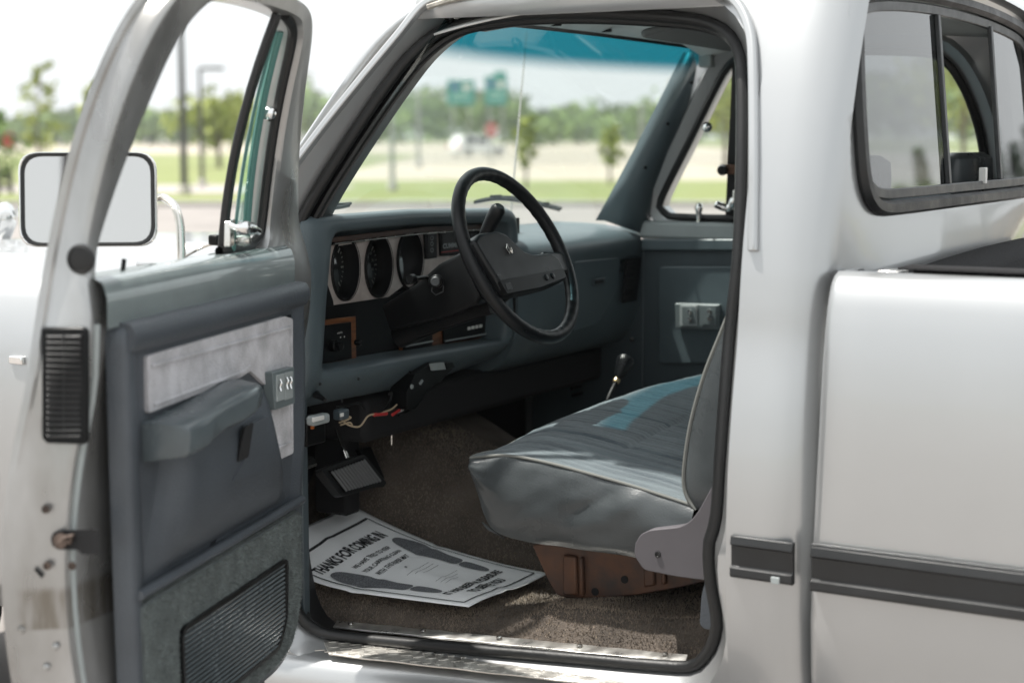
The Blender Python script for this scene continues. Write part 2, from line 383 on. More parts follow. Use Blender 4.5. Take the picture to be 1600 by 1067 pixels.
for row, dep in enumerate((330, 300, 272)):
    u = -500
    while u < 1900:
        top = 1.3*woods_top(u)*(1.0, .9, .72)[row]*rng.uniform(.82, 1.1)
        h = 1.5+top/FPX*dep; c = gu(u, dep+rng.uniform(-8, 8)); r = rng.uniform(3.2, 5.2)
        leaf_quads(g, c+V3(0, 0, h*.55), (r, r, h*.47), 70, .95, rng)
        for k in range(3):
            cc = c+V3(rng.uniform(-r, r)*.6, rng.uniform(-r, r)*.6, h*rng.uniform(.55, .85)); leaf_quads(g, cc, (r*.5, r*.5, h*.16), 26, .7, rng)
        u += rng.uniform(22, 40)*(1.0 if row < 2 else 1.3)
g.build('distant_woods', 'leafa', smooth=0, kind='stuff')
def tree(name, base, h, rad, label, n=420, leaf='leafb', size=.10, group=None, trunk=.05, low=.3, cat='tree', seed=1):
    rr = random.Random(seed); e = empty(name, base, label, cat, group)
    tp = [base+V3(rr.uniform(-.03, .03)*h*k/6, rr.uniform(-.03, .03)*h*k/6, h*.92*k/6) for k in range(7)]
    gg = G(); gg.add(*tubeg(tp, [trunk*(1-.12*k) for k in range(7)], 7))
    cg = G()
    for k in range(11):
        t = lerp(low, .95, k/10); a = k*2.4+rr.random(); p0 = tp[0].lerp(tp[-1], t); ln = rad*(1.05-.75*abs(t-.5)*1.5)*rr.uniform(.6, 1.1)
        p1 = p0+V3(math.cos(a)*ln*.8, math.sin(a)*ln*.8, ln*.55)
        gg.add(*tubeg([p0, p0.lerp(p1, .5)+V3(0, 0, ln*.05), p1], [trunk*.35, trunk*.22, trunk*.1], 5))
        leaf_quads(cg, p1, (ln*.5, ln*.5, ln*.45), n//18, size, rr); leaf_quads(cg, p0.lerp(p1, .55), (ln*.4, ln*.4, ln*.4), n//26, size, rr)
    gg.build('trunk', 'bark', e); cg.build('crown', leaf, e, smooth=0); return e
def by_px(u, vb, vt):
    d = gd(vb); b = gu(u, d); return b, CAM.z+(214.3-vt)/FPX*d
for u, vb, vt, rad, lab, sd in [(65, 300, 86, .7, 'tall thin young tree at the far left beyond the mirror', 1), (148, 296, 118, .55, 'young tree half hidden behind the open door frame', 2),
        (822, 296, 176, .45, 'young yellow-green tree beyond the steering wheel', 3), (952, 288, 195, .42, 'slender young tree right of the steering wheel through the windshield', 4),
        (1132, 262, 110, 3.0, 'yellow-green tree seen through the passenger vent window', 5), (345, 262, 168, 2.6, 'yellowish bushy tree seen through the open door window', 6),
        (1500, 262, 95, 3.6, 'leafy tree seen through the open slider of the rear window', 7), (-5, 320, 175, .8, 'dark shrub-like tree at the left edge of the picture', 8)]:
    b, h = by_px(u, vb, vt); tree('young_tree', b, h, rad, lab, n=700 if rad > 2 else 260, size=.11 if rad < 2 else .22, seed=sd, trunk=.05 if rad < 2 else .14, leaf='leafb' if sd != 8 else 'leafa')
# lamp posts
M['pole'] = mat('dark_bronze_pole', (.045, .045, .048), .5); M['polel'] = mat('galvanised_pole', (.34, .35, .34), .5, .4)
def lamp(u, vb, vt, r, m, lab, arm=.7, base=True):
    b, h = by_px(u, vb, vt); e = empty('street_lamp', b, lab, 'street lamp', 'lamp posts round the parking lot')
    lathe('pole', [(r, .2), (r*.92, h*.5), (r*.75, h)], b, (0, 0, 1), m, e, 10)
    lathe('footing', [(r*1.9, 0), (r*1.9, .22), (r*1.6, .26)], b, (0, 0, 1), 'kerb', e, 14)
    box('lamp_head', b+RT*(arm*.55)+V3(0, 0, h+.05), (arm*.5, .16, .05), m, e, (RT, HF, V3(0, 0, 1)), bevel=.02)
    box('arm', b+RT*(arm*.02)+V3(0, 0, h+.02), (arm*.1, .05, .03), m, e, (RT, HF, V3(0, 0, 1)), bevel=.005)
lamp(290, 304, 12, .10, 'pole', 'tall dark lamp post seen through the open door window', .55)
lamp(318, 292, 112, .07, 'pole', 'smaller dark lamp post right behind the tall one')
lamp(614, 298, 146, .075, 'polel', 'pale thick lamp post left of the green signs')
lamp(655, 262, 150, .10, 'polel', 'thin pale post just left of the nearer green sign')
lamp(1000, 258, 166, .11, 'polel', 'pale lamp post near the right pillar through the windshield')
lamp(468, 270, 120, .10, 'polel', 'pale lamp post between the door and the windshield pillar')
# highway signs
def hsign(u0, u1, vt, vb, dep, lab, tab=None):
    pc = gu((u0+u1)/2, dep); z = lambda v: CAM.z+(214.3-v)/FPX*dep; hw = (u1-u0)/2/FPX*dep
    e = empty('highway_sign', pc, lab, 'road sign', 'green highway signs'); zc = (z(vt)+z(vb))/2; hh = (z(vt)-z(vb))/2
    for k in (-.6, .6): tube('post', [pc+RT*hw*k+HF*.2, pc+RT*hw*k+HF*.2+V3(0, 0, zc+hh)], .12, 'polel', e, 8)
    box('panel', pc+V3(0, 0, zc), (hw, .06, hh), 'signgreen', e, (RT, HF, V3(0, 0, 1)), bevel=.03)
    if tab: box('exit_tab', pc+RT*hw*.4+V3(0, 0, zc+hh+.35), (hw*.55, .06, .34), 'signgreen', e, (RT, HF, V3(0, 0, 1)), bevel=.03)
    for a, b, cc, mm in ((-.45, .38, .24, 'shieldblue'), (.42, .36, .24, 'white')):
        c = pc+RT*hw*a-HF*.085+V3(0, 0, zc+hh*b)
        prism('route_shield', rnd([c+RT*x*hw*cc*1.1+V3(0, 0, y*hh*cc*1.2) for x, y in ((-1, 1), (1, 1), (1, -.2), (0, -1), (-1, -.2))], .06), HF*.02, mm, e, bevel=0)
    for b, ww in ((-.15, .55), (-.5, .7)):
        box('legend', pc-HF*.08+V3(0, 0, zc+hh*b), (hw*ww, .012, hh*.07), 'palegreen', e, (RT, HF, V3(0, 0, 1)), bevel=0)
M['shieldblue'] = mat('shield_blue', (.05, .10, .30), .5); M['palegreen'] = mat('sign_legend', (.35, .55, .48), .5)
hsign(700, 742, 127, 165, 240, 'left one of the two green highway signs')
hsign(758, 792, 121, 165, 240, 'right green highway sign with a raised exit tab', True)
b, h = by_px(768, 262, 200); e = empty('stop_sign', b, 'red stop sign standing beside the white car', 'road sign')
tube('post', [b+HF*.06, b+HF*.06+V3(0, 0, h+.5)], .05, 'polel', e, 8)
c = b+V3(0, 0, h-.1); rr_ = 11/FPX*gd(262)
prism('sign_plate', [c+RT*rr_*math.cos(R(22.5+45*k))+V3(0, 0, rr_*math.sin(R(22.5+45*k))) for k in range(8)], HF*.02, 'red', e, bevel=0)
prism('sign_border', [c-HF*.006+RT*rr_*.86*math.cos(R(22.5+45*k))+V3(0, 0, rr_*.86*math.sin(R(22.5+45*k))) for k in range(8)], HF*.004, 'red', e, bevel=0)
text('lettering', 'STOP', lambda x, y, z: c-HF*.012+RT*x+V3(0, 0, y-.12), .34, 'white', e, bold=.01, align='CENTER')
# low white railing
e = empty('white_railing', gu(800, 96), 'low white picket railing in front of the distant woods', 'fence'); g = G(); L0, L1 = -14, 26
k = L0
while k < L1:
    g.add(*boxg(gp(k, 96, .36), RT*.035, HF*.02, V3(0, 0, .36))); k += .2
g.build('picket_row', 'white', e, smooth=0, kind='stuff')
for z in (.15, .62): V_, F_ = boxg(gp((L0+L1)/2, 96.05, z), RT*((L1-L0)/2), HF*.02, V3(0, 0, .03)); mk('rail', V_, F_, 'white', e)
# distant cars
M['carwhite'] = mat('car_white', (.75, .75, .74), .3, coat=1); M['carglass'] = mat('car_dark_glass', (.02, .025, .03), .08); M['tyre'] = mat('tyre_rubber', (.02, .02, .02), .8)
def car(u, vb, yaw, lab, m='carwhite', L=4.6, hgt=1.65):
    dep = gd(vb); b = gu(u, dep); e = empty('parked_car', b, lab, 'car', 'cars in the distance')
    f = (RT*math.cos(yaw)+HF*math.sin(yaw)); s = Vector((-f.y, f.x, 0)); P = lambda a, c, z: b+f*a+s*c+V3(0, 0, z)
    secs = []
    for a, zt, wd, zb in ((-L/2, .85, .80, .35), (-L/2+.15, 1.0, .88, .28), (-.9, 1.02, .90, .26), (.3, 1.0, .90, .26), (L/2-.5, .92, .86, .28), (L/2, .7, .74, .36)):
        secs.append([P(a, -wd, zb), P(a, -wd, (zt+zb)/2), P(a, -wd*.95, zt), P(a, wd*.95, zt), P(a, wd, (zt+zb)/2), P(a, wd, zb)])
    V_, F_ = loft(secs, True, False, True, True); mk('body', V_, F_, m, e, bevel=.05)
    secs = [[P(a, -wd, .97), P(a*.96-.05, -wd*.82, zt), P(a*.96-.05, wd*.82, zt), P(a, wd, .97)] for a, wd, zt in ((-L/2+.12, .84, 1.25), (-L/2+.45, .86, hgt-.06), (.2, .86, hgt), (.9, .84, 1.3), (1.3, .82, 1.0))]
    V_, F_ = loft(secs, True, False, True, True); mk('cabin', V_, F_, m, e, bevel=.03)
    for c in (-.80, .80):
        for a0_, a1_ in ((-L/2+.55, -.65), (-.55, .35)):
            Pw = [P(a0_, c, 1.06), P(a1_, c, 1.06), P(a1_-.1, c*.93, hgt-.14), P(a0_+.08, c*.93, hgt-.14)]; prism('window', Pw, s*(.05 if c > 0 else -.05), 'carglass', e, bevel=0)
    V_, F_ = boxg(P(-.62, 0, hgt+.005), f*1.15, s*.70, V3(0, 0, .03)); mk('roof', V_, F_, m, e, bevel=.025)
    for a in (-L/2+.85, L/2-.9):
        for c in (-.84, .84): lathe('wheel', [(.1, -.12), (.33, -.12), (.35, 0), (.33, .12), (.1, .12)], P(a, c, .34), s, 'tyre', e, 14)
    for c in (-.7, .7): V_, F_ = boxg(P(-L/2+.02, c, .82), f*.06, s*.1, V3(0, 0, .14)); mk('tail_light', V_, F_, 'red', e)
car(747, 245, R(35), 'white car seen through the windshield beside the stop sign')
car(108, 226, R(5), 'small white car far off at the left, above the mirror'); car(250, 227, R(-10), 'white car far off seen through the open door window')
car(470, 240, R(10), 'white car between the open door and the windshield pillar', L=5)
b, h = by_px(18, 248, 212); e = empty('red_sign', b, 'small red sign at the far left edge', 'sign'); tube('post', [b, b+V3(0, 0, h)], .06, 'polel', e, 6)
box('sign_plate', b-HF*.1+V3(0, 0, h-.35), (.45, .03, .5), 'red', e, (RT, HF, V3(0, 0, 1)), bevel=.02)
# wooden rail fence at the left edge
e = empty('wooden_fence', gu(0, 46), 'grey wooden rail fence at the left edge behind the mirror', 'fence'); M['oldwood'] = mat('weathered_wood', (.12, .11, .10), .9)
for k in range(5): V_, F_ = boxg(gu(-60+k*20, 46, .35), RT*.06, HF*.05, V3(0, 0, .35)); mk('post', V_, F_, 'oldwood', e)
for z in (.2, .42, .62): V_, F_ = boxg(gu(-20, 46.07, z), RT*.75, HF*.02, V3(0, 0, .06)); mk('rail', V_, F_, 'oldwood', e)
# what the rear window and mirror reflect: conifers and a low brown building off to the right rear
def conifer(base, h, r, lab, sd):
    rr = random.Random(sd); e = empty('conifer_tree', base, lab, 'tree', 'conifers reflected in the rear window')
    lathe('trunk', [(.12, 0), (.05, h*.9)], base, (0, 0, 1), 'bark', e, 7); cg = G()
    for k in range(520):
        t = rr.random()**.8; a = rr.random()*6.283; q = r*(1-t)*math.sqrt(rr.random())+.05
        p = base+V3(math.cos(a)*q, math.sin(a)*q, .3+t*(h-.3)); d = V3(math.cos(a), math.sin(a), -.5)*.28; s_ = V3(-math.sin(a), math.cos(a), 0)*.12
        cg.add([p, p+d*.6+s_, p+d, p+d*.6-s_], [(0, 1, 2, 3)])
    cg.build('crown', 'leafc', e, smooth=0)
for k, (x, y, h) in enumerate([(70, -21.4, 3.7), (70, -20.3, 5.2), (71, -19.3, 4.0), (70, -17.3, 4.9), (69, -16.8, 5.6), (70, -16.2, 4.6), (71, -15.7, 5.3)]):
    conifer(V3(x, y, 0), h, .5, ['shortest conifer', 'tall slim conifer', 'conifer second from the building', 'tallest conifer in the near row', 'low wide conifer', 'rearmost tall conifer', 'small conifer nearest the truck'][k]+' off to the right rear, mirrored in the rear window', 40+k)
M['brownwall'] = mat('brown_wall', (.22, .14, .08), .8, var=.1, vscale=2)
e = empty('low_building', V3(92, -16, 0), 'low brown building mirrored in the rear window', 'building')
box('wall', V3(92, -16, 1.3), (4, 9, 1.3), 'brownwall', e, bevel=.02); box('roof', V3(92, -16, 2.72), (4.5, 9.5, .12), 'pole', e, bevel=.02)
for k in range(4): box('window', V3(87.99, -21+k*3.2, 1.4), (.03, .7, .6), 'carglass', e, bevel=.01)

# ================================================================== TRUCK
T = empty('pickup_truck', V3(.87, .5, 0), 'silver pickup truck with its driver door swung open', 'pickup truck')

# ---- the side of the cab round the door opening
L1px = [(1080, 1051), (1104, 1036), (1119, 1017), (1129, 985), (1128, 956), (1119, 905), (1117, 852), (1128, 812), (1134, 725), (1142, 620), (1150, 520), (1158, 450), (1164, 380), (1168, 250), (1168, 120), (1161, 74), (1142, 44), (1110, 27), (1060, 18), (980, 13), (900, 11), (820, 13), (750, 21), (690, 38), (640, 76), (600, 125), (540, 212), (480, 308), (450, 372), (438, 420), (435, 500), (435, 700), (439, 850), (448, 920), (460, 962), (485, 988), (530, 1002), (700, 1020), (900, 1038), (1000, 1047)]
L1 = [SX(u, v, .075) for u, v in L1px]
NL = 160
L1 = resample(smoothc(L1, closed=True), NL)
def nrm2(P):
    out = []; n = len(P)
    for i in range(n):
        t = P[(i+2) % n]-P[i-2]; q = Vector((0, t.z, -t.y)).normalized()
        out.append(q)
    c = sum((p for p in P), Vector())/n
    if sum((P[i]-c).dot(out[i]) for i in range(n)) < 0: out = [-q for q in out]
    return out
N1 = nrm2(L1)
def side_loop(dist, xoff, wts=None):
    out = []
    for p, q in zip(L1, N1):
        d = dist(p, q) if callable(dist) else dist
        r_ = p+q*d; out.append(Vector((bx(r_.z)+xoff, r_.y, r_.z)))
    return out
def outd(p, q):
    back = max(0, -q.y); front = max(0, q.y); top = max(0, q.z); bot = max(0, -q.z)
    apil = 1 if (p.z > 1.33 and q.y > .3) else 0
    s = back**2*.105+top**2*(.045)+front**2*(.052 if p.z > 1.33 else .05)+bot**2*.14
    return s
L0 = side_loop(lambda p, q: .036 if q.y < 0 else .030, .004)
L0a = side_loop(lambda p, q: .030 if q.y < 0 else .022, .018)
L1b = [p+V3(-.012, 0, 0)+q*.006 for p, q in zip(L1, N1)]
Lo = []
for p, q in zip(L1, N1):
    d = outd(p, q); r_ = p+q*d; Lo.append(Vector((bx(r_.z)+.012*max(0, q.y), r_.y if q.y > -.2 else max(r_.y, -.09), r_.z)))
for i, (p, q) in enumerate(zip(L1, N1)):
    if p.y < .25:
        f = sstep(.25, .12, p.y)
        if q.z > .05 and p.z > 1.5:                      # upper rear corner
            zz = lerp(Lo[i].z, lerp(p.z, 1.88, q.z**.5), f); yy_ = lerp(Lo[i].y, lerp(p.y, -.09, min(1, max(0, -q.y)*1.8)), f)
        elif q.z < -.05 and p.z < .8:
            zz = lerp(Lo[i].z, lerp(p.z, .40, (-q.z)**.5), f); yy_ = lerp(Lo[i].y, lerp(p.y, -.09, min(1, max(0, -q.y)*1.8)), f)
        else: zz = p.z; yy_ = lerp(Lo[i].y, -.09, f)
        Lo[i] = Vector((bx(zz), yy_, zz))
    elif q.z > .6: Lo[i] = Vector((bx(1.88), Lo[i].y, 1.88)) if p.y < .5 else Lo[i]
Lm = [Vector((bx((a.z*.5+b.z*.5))+.0, (a.y+b.y)/2, (a.z+b.z)/2)) for a, b in zip(L0, Lo)]
V_, F_ = loft([Lo, Lm, L0, L0a, L1b, L1], True)
mk('cab_side', V_, F_, 'paint', T, smooth=60)
# inner trim wall behind the seal
def thin(p, q): return sstep(1.36, 1.30, p.z)*sstep(.2, .6, q.y)
L2 = [p+V3(.045, 0, 0)-q*lerp(lerp(.030, .004, thin(p, q)), -.004, sstep(-.3, -.8, q.z)) for p, q in zip(L1, N1)]
L3 = [p+V3(.11 if q.y > .2 else .07, 0, 0)-q*lerp(lerp(.030 if q.y < .2 else .012, -.01, thin(p, q)), -.012, sstep(-.3, -.8, q.z)) for p, q in zip(L1, N1)]
V_, F_ = loft([L1, [p+V3(.02, 0, 0)-q*.002 for p, q in zip(L1, N1)], L2, L3], True); mk('opening_trim', V_, F_, 'trimblack', T, smooth=60)
seal = [p-q*.012+V3(.002, 0, 0) for p, q in zip(L1, N1)]
tube('door_seal', seal, .0125, 'rubber', T, 10, True)
seal2 = [p-q*lerp(lerp(.024, .008, thin(p, q)), .002, sstep(-.3, -.8, q.z))+V3(.03, 0, 0) for p, q in zip(L1, N1)]
tube('door_seal', seal2, .009, 'rubber', T, 8, True)
# front of the cowl side (hidden by door) and the rear cap of the cab with the window hole
def capring(y, inset, ztop, zbot, n=160):
    P = []
    zs = 26
    left = [Vector((bx(lerp(zbot, ztop, k/zs))+inset, y, lerp(zbot, ztop, k/zs))) for k in range(zs+1)]
    right = [Vector((WID-p.x, y, p.z)) for p in left][::-1]
    xa, xb = left[-1].x, right[0].x
    top = [Vector((lerp(xa, xb, k/20), y, ztop+.035*math.sin(math.pi*k/20)**.7)) for k in range(1, 20)]
    bot = [Vector((lerp(right[-1].x, left[0].x, k/20), y, zbot)) for k in range(1, 20)]
    return left+top+right+bot
WNpx = [(1331, 22), (1326, 120), (1321, 210), (1319, 285), (1329, 322), (1350, 334), (1400, 331), (1480, 322), (1560, 311)]
def rw(u, v, off=0.0):                              # the rear glass leans forward a little
    return onpl(u, v, V3(.87, -.196+off, 1.44), V3(0, -1, .10).normalized())
lwin = [rw(*p) for p in WNpx]
half = [(p.x, p.z) for p in lwin]
topw = [(rw(1340, 8).x, rw(1340, 8).z), (rw(1365, 2).x, rw(1365, 2).z), (rw(1480, 14).x, rw(1480, 14).z)]
def ywin(z): return -.196+.10*(z-1.44)
hl = [(.215, 1.80), (.30, 1.825), (.55, 1.842), (.87, 1.848)]
left_h = [(.87, 1.415), (.45, 1.415), (.27, 1.418), (.200, 1.435), (.166, 1.475), (.162, 1.56), (.170, 1.66), (.185, 1.75)]+hl
wl = [Vector((x, ywin(z), z)) for x, z in left_h]; wr = [Vector((WID-x, ywin(z), z)) for x, z in left_h][::-1]
wloop = resample(smoothc(wl[:-1]+wr[:-1], closed=True), 160)
def match(loop, ref, c):                             # order ref points by angle to match loop
    out = []
    for p in loop:
        a = math.atan2(p.z-c.z, p.x-c.x)
        best = min(ref, key=lambda q: abs(math.atan2(math.sin(math.atan2(q.z-c.z, q.x-c.x)-a), math.cos(math.atan2(q.z-c.z, q.x-c.x)-a)))); out.append(best)
    return out
cw = V3(.87, 0, 1.6)
def dense(ring): return resample(ring, 1600)
caps = []
for y, ins, zt, zb in ((-.034, -.0008, 1.875, .40), (-.070, -.0012, 1.875, .40), (-.10, -.0008, 1.875, .40), (-.125, .002, 1.874, .40), (-.155, .013, 1.868, .405), (-.180, .034, 1.858, .42), (-.192, .062, 1.842, .44)):
    caps.append(match(wloop, dense(capring(y, ins, zt, zb)), cw))
w2 = [Vector((cw.x+(p.x-cw.x)*1.045, ywin(p.z)-.006, cw.z+(p.z-cw.z)*1.10-(.0 if p.z > 1.6 else .0))) for p in wloop]
w3 = [Vector((p.x, p.y+.05, p.z)) for p in wloop]
V_, F_ = loft(caps+[w2, wloop, w3], True); mk('cab_back', V_, F_, 'paint', T, smooth=50)
# rear window: rubber, frame, panes
wr_ = [Vector((cw.x+(p.x-cw.x)*.995, ywin(p.z)-.010, cw.z+(p.z-1.62)*.985+.02)) for p in wloop]
V_, F_ = sweep(wr_, [(-.010, -.014), (.010, -.014), (.014, .0), (.008, .012), (-.008, .012), (-.014, 0)], True, V3(0, -1, 0)); rwin = mk('rear_window_rubber', V_, F_, 'rubber', T)
def inset(loop, d): 
    n = len(loop); out = []
    for i in range(n):
        t = loop[(i+2) % n]-loop[i-2]; q = Vector((t.z, 0, -t.x)).normalized()
        if q.dot(loop[i]-cw) > 0: q = -q
        out.append(loop[i]+q*d)
    return out
fr0 = inset(wloop, .020); fr1 = inset(wloop, .040)
M['frame'] = mat('worn_black_frame', (.045, .048, .050), .42, .2, var=.25, vscale=30, rvar=.1)
V_, F_ = loft([[p+V3(0, -.004, 0) for p in fr0], [p+V3(0, -.010, 0) for p in fr0], [p+V3(0, -.010, 0) for p in fr1], [p+V3(0, .002, 0) for p in fr1]], True, True)
mk('window_frame', V_, F_, 'frame', T, smooth=40, bevel=.002)
zbw = min(p.z for p in fr1); ztw = max(p.z for p in fr1)
for x in (.737, 1.175): 
    V_, F_ = boxg(V3(x, ywin(1.62)-.006, (zbw+ztw)/2), V3(.009, 0, 0), V3(0, .005, 0), V3(0, .10*(ztw-zbw)/2, (ztw-zbw)/2)); mk('window_bar', V_, F_, 'frame', T, bevel=.002)
def pane(name, x0, x1, yo, m):
    P = []
    for p in fr1: P.append(Vector((min(max(p.x, x0), x1), ywin(p.z)+yo, p.z)))
    Q = [P[0]]
    for p in P[1:]:
        if (p-Q[-1]).length > .004: Q.append(p)
    return mk(name, Q, [tuple(range(len(Q)))], m, T, smooth=0)
pane('rear_pane', 0, .737, -.002, 'tinted'); pane('rear_pane', 1.175, 2, -.002, 'tinted')
box('slider_latch', V3(1.0, ywin(zbw)-.012, zbw+.012), (.008, .008, .018), 'white', T, bevel=.002)
# ---- roof and headliner
def roofz(x, y, z0=1.872, crown=.040): 
    a = (x-.87)/.70; return z0+crown*(1-abs(a)**2.6)-.05*max(0, (y-.35)/.4)**2
loops = []
for k in range(13):
    y = lerp(-.09, .76, k/12); loops.append([V3(.150, y, 1.795), V3(.158, y, 1.84)]+[Vector((lerp(.168, WID-.168, j/24), y, roofz(lerp(.168, WID-.168, j/24), y))) for j in range(25)]+[V3(WID-.158, y, 1.84), V3(WID-.150, y, 1.795)])
V_, F_ = loft(loops, False); mk('roof', V_, F_, 'paint', T, solid=.004)
loops = []
for k in range(13):
    y = lerp(-.12, .72, k/12); loops.append([Vector((lerp(.16, WID-.16, j/24), y, roofz(lerp(.168, WID-.168, j/24), y)-.036-.03*abs((j-12)/12)**4)) for j in range(25)])
V_, F_ = loft(loops, False); mk('headliner', V_, F_, 'head', T, solid=.004)
# drip rail
dp = [(1177, 393), (1178, 250), (1177, 120), (1172, 50), (1152, 6), (1118, -14), (1060, -24), (900, -28), (760, -20), (700, -6), (662, 8), (620, 58), (560, 130), (500, 205), (440, 285)]
dr = smoothc([SX(u, v, -.004) for u, v in dp])
V_, F_ = sweep(dr, [(-.009, -.006), (.009, -.006), (.010, .004), (.004, .010), (-.008, .008)], False, V3(-1, 0, 0)); mk('drip_rail', V_, F_, 'paint', T, bevel=.002)
tube('seam_sealer', smoothc([SX(u, v, -.016)+V3(.0, 0, .0) for u, v in [(1130, -6), (1060, -15), (900, -19), (760, -10), (700, 2), (668, 12)]]), .006, 'seamer', T, 6)
# windshield header inside, with clips
def wsx(a, b):                                      # windshield surface: a across, b up
    xb = lerp(.105, WID-.105, a); xt = lerp(.185, WID-.185, a); x = lerp(xb, xt, b); q = 1-((a-.5)*2)**2
    yb = 1.065+.15*q; yt = .705+.10*q
    return Vector((x, lerp(yb, yt, b)+.012*math.sin(math.pi*b), lerp(1.285, 1.80, b)+.02*q*b))
loops = [[wsx(j/30, k/14) for j in range(31)] for k in range(15)]
V_, F_ = loft(loops, False); mk('windshield', V_, F_, 'shield', T, smooth=180)
def wedge(b0, b1, off0, off1, name, m, n=30):
    lo = [[wsx(j/n, b0)+off0 for j in range(n+1)], [wsx(j/n, b1)+off0 for j in range(n+1)], [wsx(j/n, b1)+off1 for j in range(n+1)], [wsx(j/n, b0)+off1 for j in range(n+1)]]
    V_, F_ = loft(lo, False, True); return mk(name, V_, F_, m, T, smooth=40)
wedge(.985, 1.04, V3(0, -.012, -.004), V3(0, .02, .02), 'windshield_rubber', 'rubber')
wedge(-.05, .02, V3(0, -.012, -.01), V3(0, .03, 0), 'windshield_rubber', 'rubber')
lo = [[wsx(j/30, 1.0)+V3(0, -.018, -.003) for j in range(31)], [wsx(j/30, 1.0)+V3(0, -.10, .028) for j in range(31)], [wsx(j/30, 1.0)+V3(0, -.20, .045) for j in range(31)]]
V_, F_ = loft(lo, False); mk('header_trim', V_, F_, 'head', T, solid=.004)
for a in (.36, .43, .62, .80, .93): 
    p = wsx(a, 1.0)+V3(0, -.035, .001); box('trim_clip', p, (.004, .016, .004), 'black', T, bevel=.001)
# passenger and driver visors
P = [V3(1.00, .66, 1.815), V3(1.50, .62, 1.80), V3(1.49, .44, 1.835), V3(.98, .47, 1.85)]
prism('sun_visor', rnd(P, .03), V3(0, -.004, -.018), 'visor', T, bevel=.006)
P = [V3(.26, .60, 1.835), V3(.72, .66, 1.852), V3(.72, .50, 1.868), V3(.27, .46, 1.855)]
prism('sun_visor', rnd(P, .03), V3(0, -.002, -.014), 'visor', T, bevel=.006)

# ---- far side of the cab: pillar trim, door frame, window, trim panel
ptl = [(1083, 82), (1050, 148), (1015, 216), (980, 282), (945, 345)]; ptr = [(1114, 104), (1085, 160), (1052, 226), (1018, 296), (1004, 366)]
lo = []
for (a, b) in zip(ptl, ptr):
    p = X(*a, 1.58); q = X(*b, 1.655); lo.append([p+V3(0, .03, 0), p, p.lerp(q, .33)+V3(-.018, -.012, 0), p.lerp(q, .7)+V3(-.018, -.012, 0), q, q+V3(.03, .0, 0)])
V_, F_ = loft([[Vector(x_) for x_ in l] for l in lo], False); mk('pillar_trim', V_, F_, 'dash', T, smooth=60, solid=.003)
for u, v in ((1053, 194), (1018, 262), (1090, 130)):
    p = X(u-9, v, 1.6); lathe('trim_screw', [(.005, 0), (.005, .004), (.002, .006)], p+V3(-.018, -.006, 0), (-.6, -.8, 0), 'black', T, 10)
b_ = PX(1104, 98, .06); box('visor_bracket', X(1107, 96, 1.56), (.028, .02, .018), 'lightplastic', T, bevel=.005)
# far door: window loop
gpx = [(1037, 329), (1047, 338), (1136, 340)]
hole = [PX(1037, 322, .045), PX(1042, 337, .045), PX(1060, 341, .045)]
yz = [(.895, 1.37), (.885, 1.335), (.85, 1.325), (.60, 1.325), (.20, 1.325), (.0, 1.325), (-.045, 1.345), (-.05, 1.40), (-.04, 1.50), (-.025, 1.59), (.005, 1.68), (.045, 1.742), (.10, 1.765), (.30, 1.775), (.50, 1.775), (.60, 1.768), (.645, 1.745), (.69, 1.69), (.78, 1.555)]
hole = resample(smoothc([Vector((WID-bx(z)-.05, y, z)) for y, z in yz], closed=True), 120)
def grow(loop, d, xo):
    c = sum(loop, Vector())/len(loop); out = []; n = len(loop)
    for i in range(n):
        t = loop[(i+1) % n]-loop[i-1]; q = Vector((0, t.z, -t.y)).normalized()
        if q.dot(loop[i]-c) < 0: q = -q
        r_ = loop[i]+q*d; out.append(Vector((WID-bx(r_.z)-xo, r_.y, r_.z)))
    return out
h1 = grow(hole, .020, .055); h2 = grow(hole, .048, .06); h3 = grow(hole, .060, .04); h4 = grow(hole, .13, .02); h0 = grow(hole, 0, .0)
V_, F_ = loft([h0, hole, h1, h2, h3, h4], True); mk('far_door_frame', V_, F_, 'paint', T, smooth=50)
tube('far_window_rubber', [p+V3(-.006, 0, 0) for p in grow(hole, .004, .055)], .011, 'rubber', T, 8, True)
g0 = [Vector((WID-bx(p.z)-.025, p.y, p.z)) for p in hole]
me_ = mk('far_window_glass', g0+[sum(g0, Vector())/len(g0)], [(i, (i+1) % len(g0), len(g0)) for i in range(len(g0))], 'glass', T, smooth=180)
p0, p1 = PX(1155, 95, .04), PX(1143, 343, .04)
V_, F_ = sweep([p1, p1.lerp(p0, .5), p0], [(-.016, -.012), (.016, -.012), (.016, .012), (-.016, .012)], False, V3(-1, 0, 0)); mk('vent_bar', V_, F_, 'rubber', T, bevel=.003)
# vent hardware on the far door
lathe('vent_pivot', [(.003, -.012), (.014, -.008), (.015, .004), (.009, .012), (.002, .014)], PX(1105, 199, .06), (-1, -.3, 0), 'chrome', T, 14)
p = PX(1092, 337, .075); lathe('lock_knob', [(.009, -.03), (.007, -.01), (.009, .008), (.012, .020), (.010, .032), (.003, .038)], p, (0, 0, 1), 'chrome', T, 14)
p = PX(1148, 318, .09); q = PX(1118, 322, .10)
vh = tube('vent_handle', smoothc([p+V3(0, 0, .012), p.lerp(q, .3)+V3(0, 0, -.010), p.lerp(q, .6)+V3(0, 0, -.006), q+V3(0, 0, .006)]), [.014]*4+[.011]*8+[.012]*6+[.010], 'chrome', T, 10)
box('vent_latch', PX(1152, 312, .07), (.014, .012, .030), 'nickel', T, bevel=.006)
p = PX(1140, 265, .075); box('vent_clip', p, (.010, .026, .014), 'rust', T, bevel=.003); lathe('clip_knob', [(.014, 0), (.016, .01), (.012, .026)], PX(1130, 266, .085), (-1, -.2, 0), 'black', T, 14)
